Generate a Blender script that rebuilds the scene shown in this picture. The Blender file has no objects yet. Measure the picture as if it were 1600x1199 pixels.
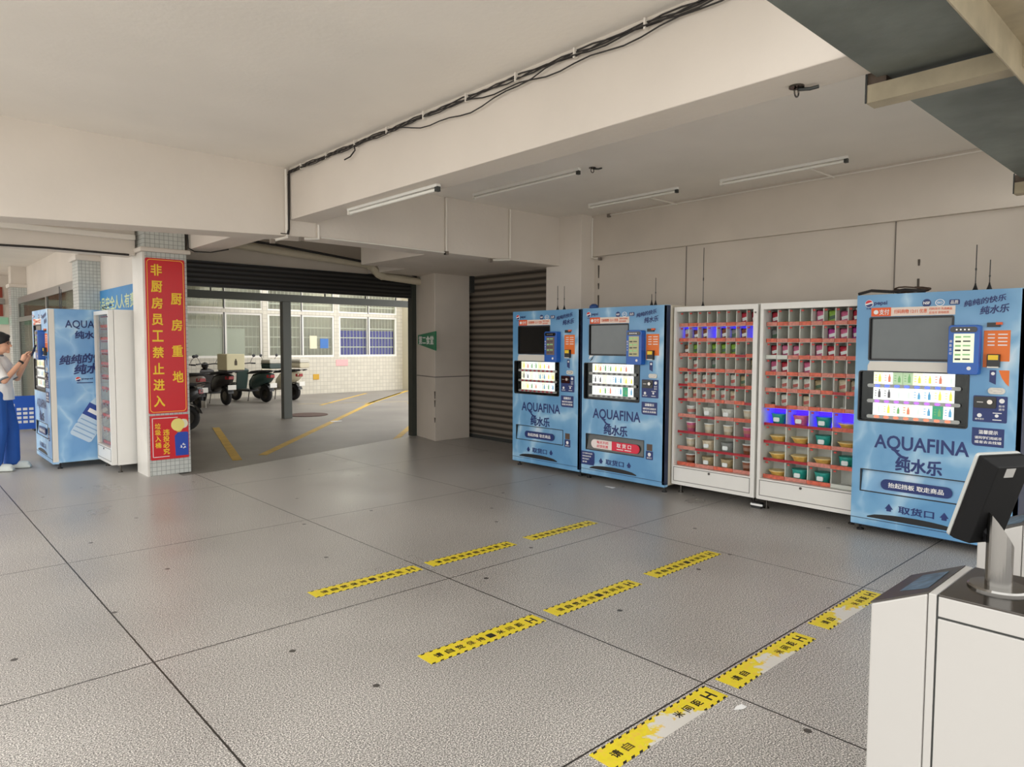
import bpy, bmesh, math, random
from mathutils import Matrix, Vector
random.seed(7)
PI = math.pi
SC = bpy.context.scene
COL = SC.collection

# ------------------------------------------------------------------ camera, world, exposure
F_PX, PITCH, ROLL, YAW = 1079.8, 0.0564, 0.00357, 0.74425
fw = Vector((math.sin(YAW)*math.cos(PITCH), math.cos(YAW)*math.cos(PITCH), -math.sin(PITCH)))
r0 = Vector((math.cos(YAW), -math.sin(YAW), 0)); u0 = r0.cross(fw)
rr = math.cos(ROLL)*r0 + math.sin(ROLL)*u0
uu = -math.sin(ROLL)*r0 + math.cos(ROLL)*u0
cam = bpy.data.cameras.new('camera'); cam_o = bpy.data.objects.new('camera', cam); COL.objects.link(cam_o)
cam.sensor_width = 36.0; cam.sensor_fit = 'HORIZONTAL'; cam.lens = F_PX/1600*36; cam.clip_start = 0.02; cam.clip_end = 300
cam_o.matrix_world = Matrix(((rr.x, uu.x, -fw.x, 0), (rr.y, uu.y, -fw.y, 0), (rr.z, uu.z, -fw.z, 1.55), (0, 0, 0, 1)))
SC.camera = cam_o

w = bpy.data.worlds.new('overcast_sky'); SC.world = w; w.use_nodes = True
bg = w.node_tree.nodes['Background']; bg.inputs[0].default_value = (1.0, 0.99, 0.97, 1); bg.inputs[1].default_value = 1.0
SC.view_settings.view_transform = 'Standard'; SC.view_settings.look = 'None'
SC.view_settings.gamma = 1.0; SC.view_settings.use_curve_mapping = False
SC.view_settings.exposure = 1.38

# ------------------------------------------------------------------ materials
def lin(c):
    c = c/255.0
    return c/12.92 if c <= 0.04045 else ((c+0.055)/1.055)**2.4
def rgb(t): return (lin(t[0]), lin(t[1]), lin(t[2]), 1.0)
_mats = {}
def M(name, c, rough=0.55, metal=0.0, spec=0.5, var=0.0, vscale=6.0, bump=0.0, bscale=60.0, emit=0.0, coat=0.0):
    if name in _mats: return _mats[name]
    m = bpy.data.materials.new(name); m.use_nodes = True; nt = m.node_tree; p = nt.nodes['Principled BSDF']
    p.inputs['Base Color'].default_value = rgb(c); p.inputs['Roughness'].default_value = rough
    p.inputs['Metallic'].default_value = metal; p.inputs['Specular IOR Level'].default_value = spec
    if coat: p.inputs['Coat Weight'].default_value = coat
    if emit:
        p.inputs['Emission Color'].default_value = rgb(c); p.inputs['Emission Strength'].default_value = emit
    if var or bump:
        tc = nt.nodes.new('ShaderNodeTexCoord')
    if var:
        n = nt.nodes.new('ShaderNodeTexNoise'); n.inputs['Scale'].default_value = vscale; n.inputs['Detail'].default_value = 6
        nt.links.new(tc.outputs['Object'], n.inputs['Vector'])
        mp = nt.nodes.new('ShaderNodeMapRange'); mp.inputs[1].default_value = 0.3; mp.inputs[2].default_value = 0.7
        mp.inputs[3].default_value = 1-var; mp.inputs[4].default_value = 1+var*0.4
        nt.links.new(n.outputs['Fac'], mp.inputs[0])
        mx = nt.nodes.new('ShaderNodeMix'); mx.data_type = 'RGBA'; mx.blend_type = 'MULTIPLY'; mx.inputs[0].default_value = 1
        mx.inputs[6].default_value = rgb(c); nt.links.new(mp.outputs[0], mx.inputs[7])
        nt.links.new(mx.outputs[2], p.inputs['Base Color'])
        if emit: nt.links.new(mx.outputs[2], p.inputs['Emission Color'])
    if bump:
        n2 = nt.nodes.new('ShaderNodeTexNoise'); n2.inputs['Scale'].default_value = bscale; n2.inputs['Detail'].default_value = 4
        nt.links.new(tc.outputs['Object'], n2.inputs['Vector'])
        b = nt.nodes.new('ShaderNodeBump'); b.inputs['Strength'].default_value = bump; b.inputs['Distance'].default_value = 0.01
        nt.links.new(n2.outputs['Fac'], b.inputs['Height']); nt.links.new(b.outputs[0], p.inputs['Normal'])
    _mats[name] = m
    return m
def ND(nt, t, **kw):
    n = nt.nodes.new(t)
    for k, v in kw.items(): setattr(n, k, v)
    return n
def base(name):
    m = bpy.data.materials.new(name); m.use_nodes = True; _mats[name] = m
    return m, m.node_tree, m.node_tree.nodes['Principled BSDF']
def ramp(nt, stops):
    r = nt.nodes.new('ShaderNodeValToRGB')
    el = r.color_ramp.elements
    el[0].position, el[0].color = stops[0][0], rgb(stops[0][1])
    el[1].position, el[1].color = stops[-1][0], rgb(stops[-1][1])
    for pos, c in stops[1:-1]:
        e = el.new(pos); e.color = rgb(c)
    return r

def terrazzo():
    m, nt, p = base('terrazzo'); L = nt.links
    tc = ND(nt, 'ShaderNodeTexCoord')
    n1 = ND(nt, 'ShaderNodeTexNoise'); n1.inputs['Scale'].default_value = 165; n1.inputs['Detail'].default_value = 2; n1.inputs['Roughness'].default_value = 0.7
    L.new(tc.outputs['Object'], n1.inputs['Vector'])
    cr = ramp(nt, [(0.37, (66, 63, 60)), (0.455, (142, 138, 133)), (0.54, (180, 175, 169)), (0.62, (246, 241, 234))])
    L.new(n1.outputs['Fac'], cr.inputs[0])
    n2 = ND(nt, 'ShaderNodeTexNoise'); n2.inputs['Scale'].default_value = 0.9; n2.inputs['Detail'].default_value = 5
    L.new(tc.outputs['Object'], n2.inputs['Vector'])
    mr = ND(nt, 'ShaderNodeMapRange'); mr.inputs[1].default_value = 0.3; mr.inputs[2].default_value = 0.7; mr.inputs[3].default_value = 0.84; mr.inputs[4].default_value = 1.08
    L.new(n2.outputs['Fac'], mr.inputs[0])
    mx = ND(nt, 'ShaderNodeMix', data_type='RGBA', blend_type='MULTIPLY'); mx.inputs[0].default_value = 1
    L.new(cr.outputs[0], mx.inputs[6]); L.new(mr.outputs[0], mx.inputs[7])
    # joints
    sx = ND(nt, 'ShaderNodeSeparateXYZ'); L.new(tc.outputs['Object'], sx.inputs[0])
    last = None
    for ax, vals in ((0, (-2.75, -0.9, 0.943, 2.745, 4.62, 6.5)), (1, (-2.3, -0.3, 1.676, 3.59, 5.64, 7.62))):
        for v in vals:
            a = ND(nt, 'ShaderNodeMath', operation='SUBTRACT'); L.new(sx.outputs[ax], a.inputs[0]); a.inputs[1].default_value = v
            b = ND(nt, 'ShaderNodeMath', operation='ABSOLUTE'); L.new(a.outputs[0], b.inputs[0])
            if last is None: last = b
            else:
                c = ND(nt, 'ShaderNodeMath', operation='MINIMUM'); L.new(last.outputs[0], c.inputs[0]); L.new(b.outputs[0], c.inputs[1]); last = c
    j = ND(nt, 'ShaderNodeMath', operation='LESS_THAN'); L.new(last.outputs[0], j.inputs[0]); j.inputs[1].default_value = 0.0045
    mj = ND(nt, 'ShaderNodeMix', data_type='RGBA'); L.new(j.outputs[0], mj.inputs[0]); L.new(mx.outputs[2], mj.inputs[6]); mj.inputs[7].default_value = rgb((48, 45, 42))
    # sparse dark spots of old gum
    vo = ND(nt, 'ShaderNodeTexVoronoi', voronoi_dimensions='2D'); vo.inputs['Scale'].default_value = 0.95; L.new(tc.outputs['Object'], vo.inputs['Vector'])
    sp = ND(nt, 'ShaderNodeMath', operation='LESS_THAN'); L.new(vo.outputs['Distance'], sp.inputs[0]); sp.inputs[1].default_value = 0.016
    ms = ND(nt, 'ShaderNodeMix', data_type='RGBA'); L.new(sp.outputs[0], ms.inputs[0]); L.new(mj.outputs[2], ms.inputs[6]); ms.inputs[7].default_value = rgb((74, 70, 66))
    L.new(ms.outputs[2], p.inputs['Base Color'])
    rn = ND(nt, 'ShaderNodeMapRange'); rn.inputs[1].default_value = 0.3; rn.inputs[2].default_value = 0.7; rn.inputs[3].default_value = 0.27; rn.inputs[4].default_value = 0.4
    L.new(n2.outputs['Fac'], rn.inputs[0]); L.new(rn.outputs[0], p.inputs['Roughness'])
    p.inputs['Specular IOR Level'].default_value = 0.45
    return m
def tile(name, c, grout, s, ratio=1.0, rough=0.25, mortar=0.06):
    m, nt, p = base(name); L = nt.links
    tc = ND(nt, 'ShaderNodeTexCoord'); sx = ND(nt, 'ShaderNodeSeparateXYZ'); L.new(tc.outputs['Object'], sx.inputs[0])
    ad = ND(nt, 'ShaderNodeMath', operation='ADD'); L.new(sx.outputs[0], ad.inputs[0]); L.new(sx.outputs[1], ad.inputs[1])
    cb = ND(nt, 'ShaderNodeCombineXYZ'); L.new(ad.outputs[0], cb.inputs[0]); L.new(sx.outputs[2], cb.inputs[1])
    br = ND(nt, 'ShaderNodeTexBrick'); br.offset = 0.0
    br.inputs['Scale'].default_value = 1/s; br.inputs['Mortar Size'].default_value = mortar; br.inputs['Brick Width'].default_value = ratio; br.inputs['Row Height'].default_value = 1.0
    br.inputs['Color1'].default_value = rgb(c); br.inputs['Color2'].default_value = rgb(tuple(max(0, v-10) for v in c)); br.inputs['Mortar'].default_value = rgb(grout)
    L.new(cb.outputs[0], br.inputs['Vector']); L.new(br.outputs['Color'], p.inputs['Base Color']); p.inputs['Roughness'].default_value = rough
    return m
def water(name, dark, mid, light, scale=2.6):
    m, nt, p = base(name); L = nt.links
    tc = ND(nt, 'ShaderNodeTexCoord')
    n = ND(nt, 'ShaderNodeTexNoise'); n.inputs['Scale'].default_value = 2.0; n.inputs['Detail'].default_value = 3; L.new(tc.outputs['Object'], n.inputs['Vector'])
    mx = ND(nt, 'ShaderNodeMix', data_type='RGBA'); mx.inputs[0].default_value = 0.32; L.new(tc.outputs['Object'], mx.inputs[6]); L.new(n.outputs['Color'], mx.inputs[7])
    mp = ND(nt, 'ShaderNodeMapping'); mp.inputs['Scale'].default_value = (1, 1, 0.75); mp.inputs['Rotation'].default_value = (0, 0.6, 0); L.new(mx.outputs[2], mp.inputs[0])
    v = ND(nt, 'ShaderNodeTexVoronoi', feature='DISTANCE_TO_EDGE'); v.inputs['Scale'].default_value = scale; L.new(mp.outputs[0], v.inputs['Vector'])
    n3 = ND(nt, 'ShaderNodeTexNoise'); n3.inputs['Scale'].default_value = 3.2; n3.inputs['Detail'].default_value = 2; L.new(tc.outputs['Object'], n3.inputs['Vector'])
    k = ND(nt, 'ShaderNodeMath', operation='MULTIPLY_ADD'); L.new(n3.outputs['Fac'], k.inputs[0]); k.inputs[1].default_value = 0.42; L.new(v.outputs['Distance'], k.inputs[2])
    cr = ramp(nt, [(0.13, (206, 224, 238)), (0.19, light), (0.27, mid), (0.45, dark)]); L.new(k.outputs[0], cr.inputs[0])
    L.new(cr.outputs[0], p.inputs['Base Color']); p.inputs['Roughness'].default_value = 0.3
    return m
def glass(name, tint=(255, 255, 255), refl=0.12, rough=0.03):
    m = bpy.data.materials.new(name); m.use_nodes = True; nt = m.node_tree; nt.nodes.clear()
    o = ND(nt, 'ShaderNodeOutputMaterial'); t = ND(nt, 'ShaderNodeBsdfTransparent'); t.inputs[0].default_value = rgb(tint)
    g = ND(nt, 'ShaderNodeBsdfGlossy'); g.inputs['Roughness'].default_value = rough
    lw = ND(nt, 'ShaderNodeLayerWeight'); lw.inputs[0].default_value = refl
    k = ND(nt, 'ShaderNodeMath', operation='MULTIPLY'); k.inputs[1].default_value = 0.4; nt.links.new(lw.outputs['Fresnel'], k.inputs[0])
    x = ND(nt, 'ShaderNodeMixShader'); nt.links.new(k.outputs[0], x.inputs[0]); nt.links.new(t.outputs[0], x.inputs[1]); nt.links.new(g.outputs[0], x.inputs[2]); nt.links.new(x.outputs[0], o.inputs[0])
    _mats[name] = m; return m
def worn_yellow(name, lo, hi, worn):
    # yellow floor sticker, scuffed to white where feet cross it
    m, nt, p = base(name); L = nt.links
    tc = ND(nt, 'ShaderNodeTexCoord')
    n = ND(nt, 'ShaderNodeTexNoise'); n.inputs['Scale'].default_value = 28; n.inputs['Detail'].default_value = 6; L.new(tc.outputs['Object'], n.inputs['Vector'])
    cr = ramp(nt, [(0.3, (222, 196, 52)), (0.5, (228, 210, 40)), (0.7, (232, 190, 80))]); L.new(n.outputs['Fac'], cr.inputs[0])
    out = cr.outputs[0]
    if worn:
        sx = ND(nt, 'ShaderNodeSeparateXYZ'); L.new(tc.outputs['Object'], sx.inputs[0])
        a = ND(nt, 'ShaderNodeMath', operation='SUBTRACT'); L.new(sx.outputs[0], a.inputs[0]); a.inputs[1].default_value = (lo+hi)/2
        b = ND(nt, 'ShaderNodeMath', operation='ABSOLUTE'); L.new(a.outputs[0], b.inputs[0])
        yy = ND(nt, 'ShaderNodeMath', operation='MULTIPLY_ADD'); L.new(sx.outputs[1], yy.inputs[0]); yy.inputs[1].default_value = 1.6; L.new(b.outputs[0], yy.inputs[2])
        nn = ND(nt, 'ShaderNodeMath', operation='MULTIPLY_ADD'); L.new(n.outputs['Fac'], nn.inputs[0]); nn.inputs[1].default_value = 0.42; L.new(yy.outputs[0], nn.inputs[2])
        ls = ND(nt, 'ShaderNodeMapRange'); L.new(nn.outputs[0], ls.inputs[0]); h = (hi-lo)/2+0.2; ls.inputs[1].default_value = h-0.02; ls.inputs[2].default_value = h+0.03; ls.inputs[3].default_value = 1; ls.inputs[4].default_value = 0
        mx = ND(nt, 'ShaderNodeMix', data_type='RGBA'); L.new(ls.outputs[0], mx.inputs[0]); L.new(out, mx.inputs[6]); mx.inputs[7].default_value = rgb((214, 210, 202)); out = mx.outputs[2]
    # black dashes along both long edges
    s2 = ND(nt, 'ShaderNodeSeparateXYZ'); L.new(tc.outputs['Object'], s2.inputs[0])
    d = ND(nt, 'ShaderNodeMath', operation='SUBTRACT'); L.new(s2.outputs[1], d.inputs[0]); d.inputs[1].default_value = 0.0625
    d2 = ND(nt, 'ShaderNodeMath', operation='ABSOLUTE'); L.new(d.outputs[0], d2.inputs[0])
    e = ND(nt, 'ShaderNodeMath', operation='GREATER_THAN'); L.new(d2.outputs[0], e.inputs[0]); e.inputs[1].default_value = 0.052
    f0 = ND(nt, 'ShaderNodeMath', operation='MULTIPLY_ADD'); L.new(s2.outputs[1], f0.inputs[0]); f0.inputs[1].default_value = -1.0; L.new(s2.outputs[0], f0.inputs[2])
    f = ND(nt, 'ShaderNodeMath', operation='MULTIPLY'); L.new(f0.outputs[0], f.inputs[0]); f.inputs[1].default_value = 20.0
    g = ND(nt, 'ShaderNodeMath', operation='FRACT'); L.new(f.outputs[0], g.inputs[0])
    h_ = ND(nt, 'ShaderNodeMath', operation='LESS_THAN'); L.new(g.outputs[0], h_.inputs[0]); h_.inputs[1].default_value = 0.42
    k = ND(nt, 'ShaderNodeMath', operation='MULTIPLY'); L.new(e.outputs[0], k.inputs[0]); L.new(h_.outputs[0], k.inputs[1])
    if worn:
        k2 = ND(nt, 'ShaderNodeMath', operation='SUBTRACT', use_clamp=True); L.new(k.outputs[0], k2.inputs[0]); L.new(ls.outputs[0], k2.inputs[1]); k = k2
    mz = ND(nt, 'ShaderNodeMix', data_type='RGBA'); L.new(k.outputs[0], mz.inputs[0]); L.new(out, mz.inputs[6]); mz.inputs[7].default_value = rgb((38, 34, 26)); out = mz.outputs[2]
    L.new(out, p.inputs['Base Color']); p.inputs['Roughness'].default_value = 0.45
    return m
def stripes(name, c1, c2, scale, axis=2, rough=0.5, metal=0.0, bump=0.6):
    m, nt, p = base(name); L = nt.links
    tc = ND(nt, 'ShaderNodeTexCoord'); wv = ND(nt, 'ShaderNodeTexWave'); wv.bands_direction = 'XYZ'[axis]; wv.inputs['Scale'].default_value = scale; wv.inputs['Distortion'].default_value = 0.15
    L.new(tc.outputs['Object'], wv.inputs['Vector']); cr = ramp(nt, [(0.1, c1), (0.8, c2)]); L.new(wv.outputs['Fac'], cr.inputs[0]); L.new(cr.outputs[0], p.inputs['Base Color'])
    b = ND(nt, 'ShaderNodeBump'); b.inputs['Strength'].default_value = bump; b.inputs['Distance'].default_value = 0.01; L.new(wv.outputs['Fac'], b.inputs['Height']); L.new(b.outputs[0], p.inputs['Normal'])
    p.inputs['Roughness'].default_value = rough; p.inputs['Metallic'].default_value = metal
    return m

m_paint = M('white_paint', (222, 213, 202), 0.75, var=0.07, vscale=1.2, bump=0.15, bscale=25)
m_ceil = M('ceiling_paint', (243, 237, 228), 0.8, var=0.05, vscale=1.2, bump=0.15, bscale=25)
m_wallp = M('wall_paint', (205, 195, 182), 0.75, var=0.08, vscale=1.5)
m_floor = terrazzo()
m_asph = M('lane_concrete', (132, 126, 119), 0.45, var=0.25, vscale=0.8, bump=0.2, bscale=40)
m_ground = M('yard_bounce', (222, 219, 213), 0.8, var=0.1, vscale=1)  # out-of-view ground, kept pale so it bounces light up to the ceiling
m_tileW = tile('white_mosaic_tile', (205, 208, 203), (150, 155, 150), 0.05)
m_tileF = tile('facade_tile', (212, 206, 190), (184, 178, 164), 0.12)
m_marble = M('pillar_marble', (222, 218, 210), 0.3, var=0.1, vscale=3)
m_red = M('sign_red', (206, 14, 28), 0.35)
m_yel = M('sign_yellow', (246, 205, 40), 0.45)
m_white = M('white_enamel', (228, 226, 220), 0.3, var=0.02)
m_offw = M('off_white_plastic', (222, 218, 208), 0.4)
m_black = M('black_plastic', (22, 22, 24), 0.35)
m_blackg = M('black_gloss', (12, 13, 15), 0.08)
m_dkgray = M('dark_gray_metal', (60, 62, 60), 0.45, metal=0.3)
m_steel = M('stainless', (150, 148, 144), 0.22, metal=1.0)
m_steeld = M('dark_stainless', (96, 92, 88), 0.2, metal=1.0)
m_brush = M('brushed_top', (88, 84, 80), 0.42, metal=0.8)
m_chrome = M('chrome', (200, 200, 200), 0.12, metal=1.0)
m_water = water('water_print', (96, 152, 196), (120, 172, 210), (164, 202, 226), 2.2)
m_waterL = water('water_print_pale', (112, 164, 214), (138, 186, 226), (176, 212, 238), 3.5)
m_navy = M('navy_print', (24, 46, 108), 0.4)
m_navyd = M('dark_navy_side', (26, 44, 74), 0.4)
m_bluep = M('pay_terminal_blue', (22, 92, 182), 0.3)
m_orange = M('orange_print', (236, 118, 36), 0.45)
m_wprint = M('white_print', (240, 240, 238), 0.45)
m_glass = glass('clear_glass', (250, 252, 252), 0.06)
m_cond = M('conduit_white', (228, 222, 212), 0.5)
m_cable = M('cable_black', (38, 34, 32), 0.6)
m_pvc = M('pvc_beige', (200, 190, 168), 0.5, var=0.1, vscale=5)

# ------------------------------------------------------------------ mesh helpers
class MB:
    def __init__(s): s.v = []; s.f = []
    def add(s, vs, fs):
        o = len(s.v); s.v += [tuple(p) for p in vs]; s.f += [tuple(o+i for i in f) for f in fs]; return s
    def box(s, x0, x1, y0, y1, z0, z1):
        return s.add([(x0,y0,z0),(x1,y0,z0),(x1,y1,z0),(x0,y1,z0),(x0,y0,z1),(x1,y0,z1),(x1,y1,z1),(x0,y1,z1)],
                     [(0,3,2,1),(4,5,6,7),(0,1,5,4),(1,2,6,5),(2,3,7,6),(3,0,4,7)])
    def hexa(s, b, t):      # four bottom and four top corners
        return s.add(list(b)+list(t), [(0,3,2,1),(4,5,6,7),(0,1,5,4),(1,2,6,5),(2,3,7,6),(3,0,4,7)])
    def cyl(s, p0, p1, r0, r1=None, n=14, cap=True):
        r1 = r0 if r1 is None else r1
        p0 = Vector(p0); p1 = Vector(p1); d = (p1-p0).normalized()
        a = d.orthogonal().normalized(); b = d.cross(a)
        vs = [p0+r0*(math.cos(2*PI*i/n)*a+math.sin(2*PI*i/n)*b) for i in range(n)]+[p1+r1*(math.cos(2*PI*i/n)*a+math.sin(2*PI*i/n)*b) for i in range(n)]
        fs = [(i, (i+1)%n, n+(i+1)%n, n+i) for i in range(n)]
        if cap: fs += [tuple(range(n-1, -1, -1)), tuple(range(n, 2*n))]
        return s.add(vs, fs)
    def tube(s, pts, r, n=8):
        pts = [Vector(p) for p in pts]; rings = []
        a = None
        for i, p in enumerate(pts):
            d = (pts[min(i+1, len(pts)-1)]-pts[max(i-1, 0)]).normalized()
            a = d.orthogonal().normalized() if a is None else (a-d*a.dot(d)).normalized()
            b = d.cross(a)
            rings.append([p+r*(math.cos(2*PI*k/n)*a+math.sin(2*PI*k/n)*b) for k in range(n)])
        vs = [q for g in rings for q in g]; fs = []
        for i in range(len(pts)-1):
            fs += [(i*n+k, i*n+(k+1)%n, (i+1)*n+(k+1)%n, (i+1)*n+k) for k in range(n)]
        fs += [tuple(range(n-1, -1, -1)), tuple((len(pts)-1)*n+k for k in range(n))]
        return s.add(vs, fs)
    def poly(s, pts, y0, y1):      # outline in x,z extruded along y (y0 front)
        n = len(pts)
        vs = [(x, y0, z) for x, z in pts]+[(x, y1, z) for x, z in pts]
        return s.add(vs, [tuple(range(n)), tuple(range(2*n-1, n-1, -1))]+[(i, n+i, n+(i+1)%n, (i+1)%n) for i in range(n)])
    def ring(s, out, inn, y0, y1):
        n = len(out)
        vs = [(x, y0, z) for x, z in out]+[(x, y0, z) for x, z in inn]+[(x, y1, z) for x, z in out]+[(x, y1, z) for x, z in inn]
        fs = []
        for i in range(n):
            j = (i+1) % n
            fs += [(i, j, n+j, n+i), (2*n+i, 3*n+i, 3*n+j, 2*n+j), (i, 2*n+i, 2*n+j, j), (n+i, n+j, 3*n+j, 3*n+i)]
        return s.add(vs, fs)
    def lathe(s, prof, c=(0, 0, 0), n=18):     # prof: (r, z)
        k = len(prof); vs = []
        for i in range(n):
            a = 2*PI*i/n; vs += [(c[0]+r*math.cos(a), c[1]+r*math.sin(a), c[2]+z) for r, z in prof]
        fs = [(i*k+j, ((i+1)%n)*k+j, ((i+1)%n)*k+j+1, i*k+j+1) for i in range(n) for j in range(k-1)]
        if prof[0][0] > 1e-6: fs.append(tuple(i*k for i in range(n-1, -1, -1)))
        if prof[-1][0] > 1e-6: fs.append(tuple(i*k+k-1 for i in range(n)))
        return s.add(vs, fs)
    def ball(s, c, r, n=14, m=9, sc=(1, 1, 1)):
        vs = []; fs = []
        for j in range(m+1):
            t = PI*j/m
            for i in range(n):
                a = 2*PI*i/n; vs.append((c[0]+r*sc[0]*math.sin(t)*math.cos(a), c[1]+r*sc[1]*math.sin(t)*math.sin(a), c[2]+r*sc[2]*math.cos(t)))
        for j in range(m):
            for i in range(n): fs.append((j*n+i, (j+1)*n+i, (j+1)*n+(i+1)%n, j*n+(i+1)%n))
        return s.add(vs, fs)
    def cap(s, p0, p1, r0, r1=None, n=12):     # tapered capsule
        r1 = r0 if r1 is None else r1
        s.cyl(p0, p1, r0, r1, n); s.ball(p0, r0, n, 7); s.ball(p1, r1, n, 7); return s
    def panel(s, x0, x1, z0, z1, holes, y0, y1):   # plate in x,z with rectangular openings
        xs = sorted({x0, x1, *[h[0] for h in holes], *[h[1] for h in holes]}); zs = sorted({z0, z1, *[h[2] for h in holes], *[h[3] for h in holes]})
        nx, nz = len(xs)-1, len(zs)-1
        def solid(i, k):
            if not (0 <= i < nx and 0 <= k < nz): return False
            cx, cz = (xs[i]+xs[i+1])/2, (zs[k]+zs[k+1])/2
            return not any(h[0] < cx < h[1] and h[2] < cz < h[3] for h in holes)
        for i in range(nx):
            for k in range(nz):
                if not solid(i, k): continue
                a, b, c, d = xs[i], xs[i+1], zs[k], zs[k+1]
                s.add([(a,y0,c),(b,y0,c),(b,y0,d),(a,y0,d)], [(0,1,2,3)]); s.add([(a,y1,c),(b,y1,c),(b,y1,d),(a,y1,d)], [(3,2,1,0)])
                if not solid(i-1, k): s.add([(a,y0,c),(a,y1,c),(a,y1,d),(a,y0,d)], [(3,2,1,0)])
                if not solid(i+1, k): s.add([(b,y0,c),(b,y1,c),(b,y1,d),(b,y0,d)], [(0,1,2,3)])
                if not solid(i, k-1): s.add([(a,y0,c),(b,y0,c),(b,y1,c),(a,y1,c)], [(3,2,1,0)])
                if not solid(i, k+1): s.add([(a,y0,d),(b,y0,d),(b,y1,d),(a,y1,d)], [(0,1,2,3)])
        return s
    def mesh(s, name, mat, smooth=False):
        me = bpy.data.meshes.new(name); me.from_pydata(s.v, [], s.f); me.materials.append(mat)
        bm = bmesh.new(); bm.from_mesh(me); bmesh.ops.remove_doubles(bm, verts=bm.verts, dist=1e-5) if smooth else None
        bmesh.ops.recalc_face_normals(bm, faces=bm.faces); bm.to_mesh(me); bm.free()
        if smooth: me.shade_smooth()
        return me
    def build(s, name, mat, parent=None, bevel=0, smooth=False, kind=None, label=None, loc=None):
        o = bpy.data.objects.new(name, s.mesh(name, mat, smooth)); COL.objects.link(o)
        if parent: o.parent = parent
        if loc: o.location = loc
        if kind: o['kind'] = kind
        if label: o['label'] = label
        if bevel:
            b = o.modifiers.new('edge', 'BEVEL'); b.width = bevel; b.segments = 2; b.limit_method = 'ANGLE'; b.angle_limit = math.radians(40)
        return o
def struct(name, mb, mat, bevel=0, parent=None, label=None):
    return mb.build(name, mat, parent, bevel=bevel, kind=None if parent else 'structure', label=label)
def tag(o, label, cat, group=None):
    o['label'] = label; o['category'] = cat
    if group: o['group'] = group
    return o
def thing(name, label, cat, loc=(0, 0, 0), rz=0, group=None):
    o = bpy.data.objects.new(name, None); COL.objects.link(o); o.location = loc; o.rotation_euler = (0, 0, rz); o.empty_display_size = 0.1
    return tag(o, label, cat, group)
KIDS = {}
def copy_tree(o, parent=None):
    c = o.copy(); COL.objects.link(c)
    if parent: c.parent = parent
    for ch in o.children: copy_tree(ch, c)
    return c
def rrect(x0, x1, z0, z1, r, n=5):
    pts = []
    for cx, cz, a0 in ((x1-r, z0+r, -PI/2), (x1-r, z1-r, 0), (x0+r, z1-r, PI/2), (x0+r, z0+r, PI)):
        pts += [(cx+r*math.cos(a0+PI/2*k/n), cz+r*math.sin(a0+PI/2*k/n)) for k in range(n+1)]
    return pts
def circ(cx, cz, r, n=24, rz=None): return [(cx+r*math.cos(2*PI*i/n), cz+(rz or r)*math.sin(2*PI*i/n)) for i in range(n)]

# ---- lettering: built-in font turned to mesh, fitted into a box, facing local -y
_txt = {}
def text_mesh(s, bold, shear=0.0):
    key = (s, bold, shear)
    fat = bold if any(ord(ch) > 0x2000 for ch in s) else 0
    if key not in _txt:
        cu = bpy.data.curves.new('lettering', 'FONT'); cu.body = s; cu.size = 1; cu.offset = 0 if fat else bold; cu.shear = shear; cu.resolution_u = 3; cu.extrude = 0.0
        o = bpy.data.objects.new('lettering', cu); COL.objects.link(o)
        dg = bpy.context.evaluated_depsgraph_get(); dg.update()
        me = bpy.data.meshes.new_from_object(o.evaluated_get(dg)); bpy.data.objects.remove(o)
        vs = [tuple(v.co) for v in me.vertices]; fs = [tuple(p.vertices) for p in me.polygons]
        if fat:     # heavier strokes: the outline repeated a hair to each side
            k = len(vs); v0, f0 = vs, fs; vs, fs = [], []
            for q, (dx, dz) in enumerate(((-1, -1), (1, -1), (1, 1), (-1, 1))):
                vs += [(v[0]+dx*fat*0.7, v[1]+dz*fat*0.6, q*0.0003) for v in v0]; fs += [tuple(i+q*k for i in f) for f in f0]
        _txt[key] = (vs, fs)
        bpy.data.meshes.remove(me)
    return _txt[key]
def lettering(s, x0, x1, z0, z1, y, mat, parent, bold=0.02, shear=0.0, name='lettering', fit=True, rot=0.0):
    vs, fs = text_mesh(s, bold, shear)
    ax = min(v[0] for v in vs); bx = max(v[0] for v in vs); az = min(v[1] for v in vs); bz = max(v[1] for v in vs)
    sx = (x1-x0)/(bx-ax); sz = (z1-z0)/(bz-az)
    if not fit: sx = sz = min(sx, sz)
    cx, cz = (x0+x1)/2, (z0+z1)/2
    out = []
    for v in vs:
        px = (v[0]-(ax+bx)/2)*sx; pz = (v[1]-(az+bz)/2)*sz
        c, d = math.cos(rot), math.sin(rot)
        out.append((cx+px*c-pz*d, y-v[2], cz+px*d+pz*c))
    m = MB(); m.add(out, fs)
    me = bpy.data.meshes.new(name); me.from_pydata(m.v, [], m.f); me.materials.append(mat)
    o = bpy.data.objects.new(name, me); COL.objects.link(o); o.parent = parent
    return o

# ------------------------------------------------------------------ building shell
ZC = 3.28
fl = MB(); fl.add([(-9, -6, 0), (7.4, -6, 0), (7.4, 9.75, 0), (6.75, 9.75, 0), (3.0, 8.55, 0), (2.6, 8.5, 0), (2.6, 22, 0), (-9, 22, 0),
                   (-9, -6, -.2), (7.4, -6, -.2), (7.4, 9.75, -.2), (6.75, 9.75, -.2), (3.0, 8.55, -.2), (2.6, 8.5, -.2), (2.6, 22, -.2), (-9, 22, -.2)],
                  [tuple(range(8)), tuple(range(15, 7, -1))]+[(i, 8+i, 8+(i+1)%8, (i+1)%8) for i in range(8)])
struct('floor', fl, m_floor)
struct('ground_lane', MB().box(2.6, 40, 8.4, 20.2, -0.3, -0.012), m_asph)
struct('ground_yard_bounce', MB().box(-60, 60, -60, 60, -0.6, -0.25), m_ground)  # unseen ground added to bounce sky light into the hall
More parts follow.
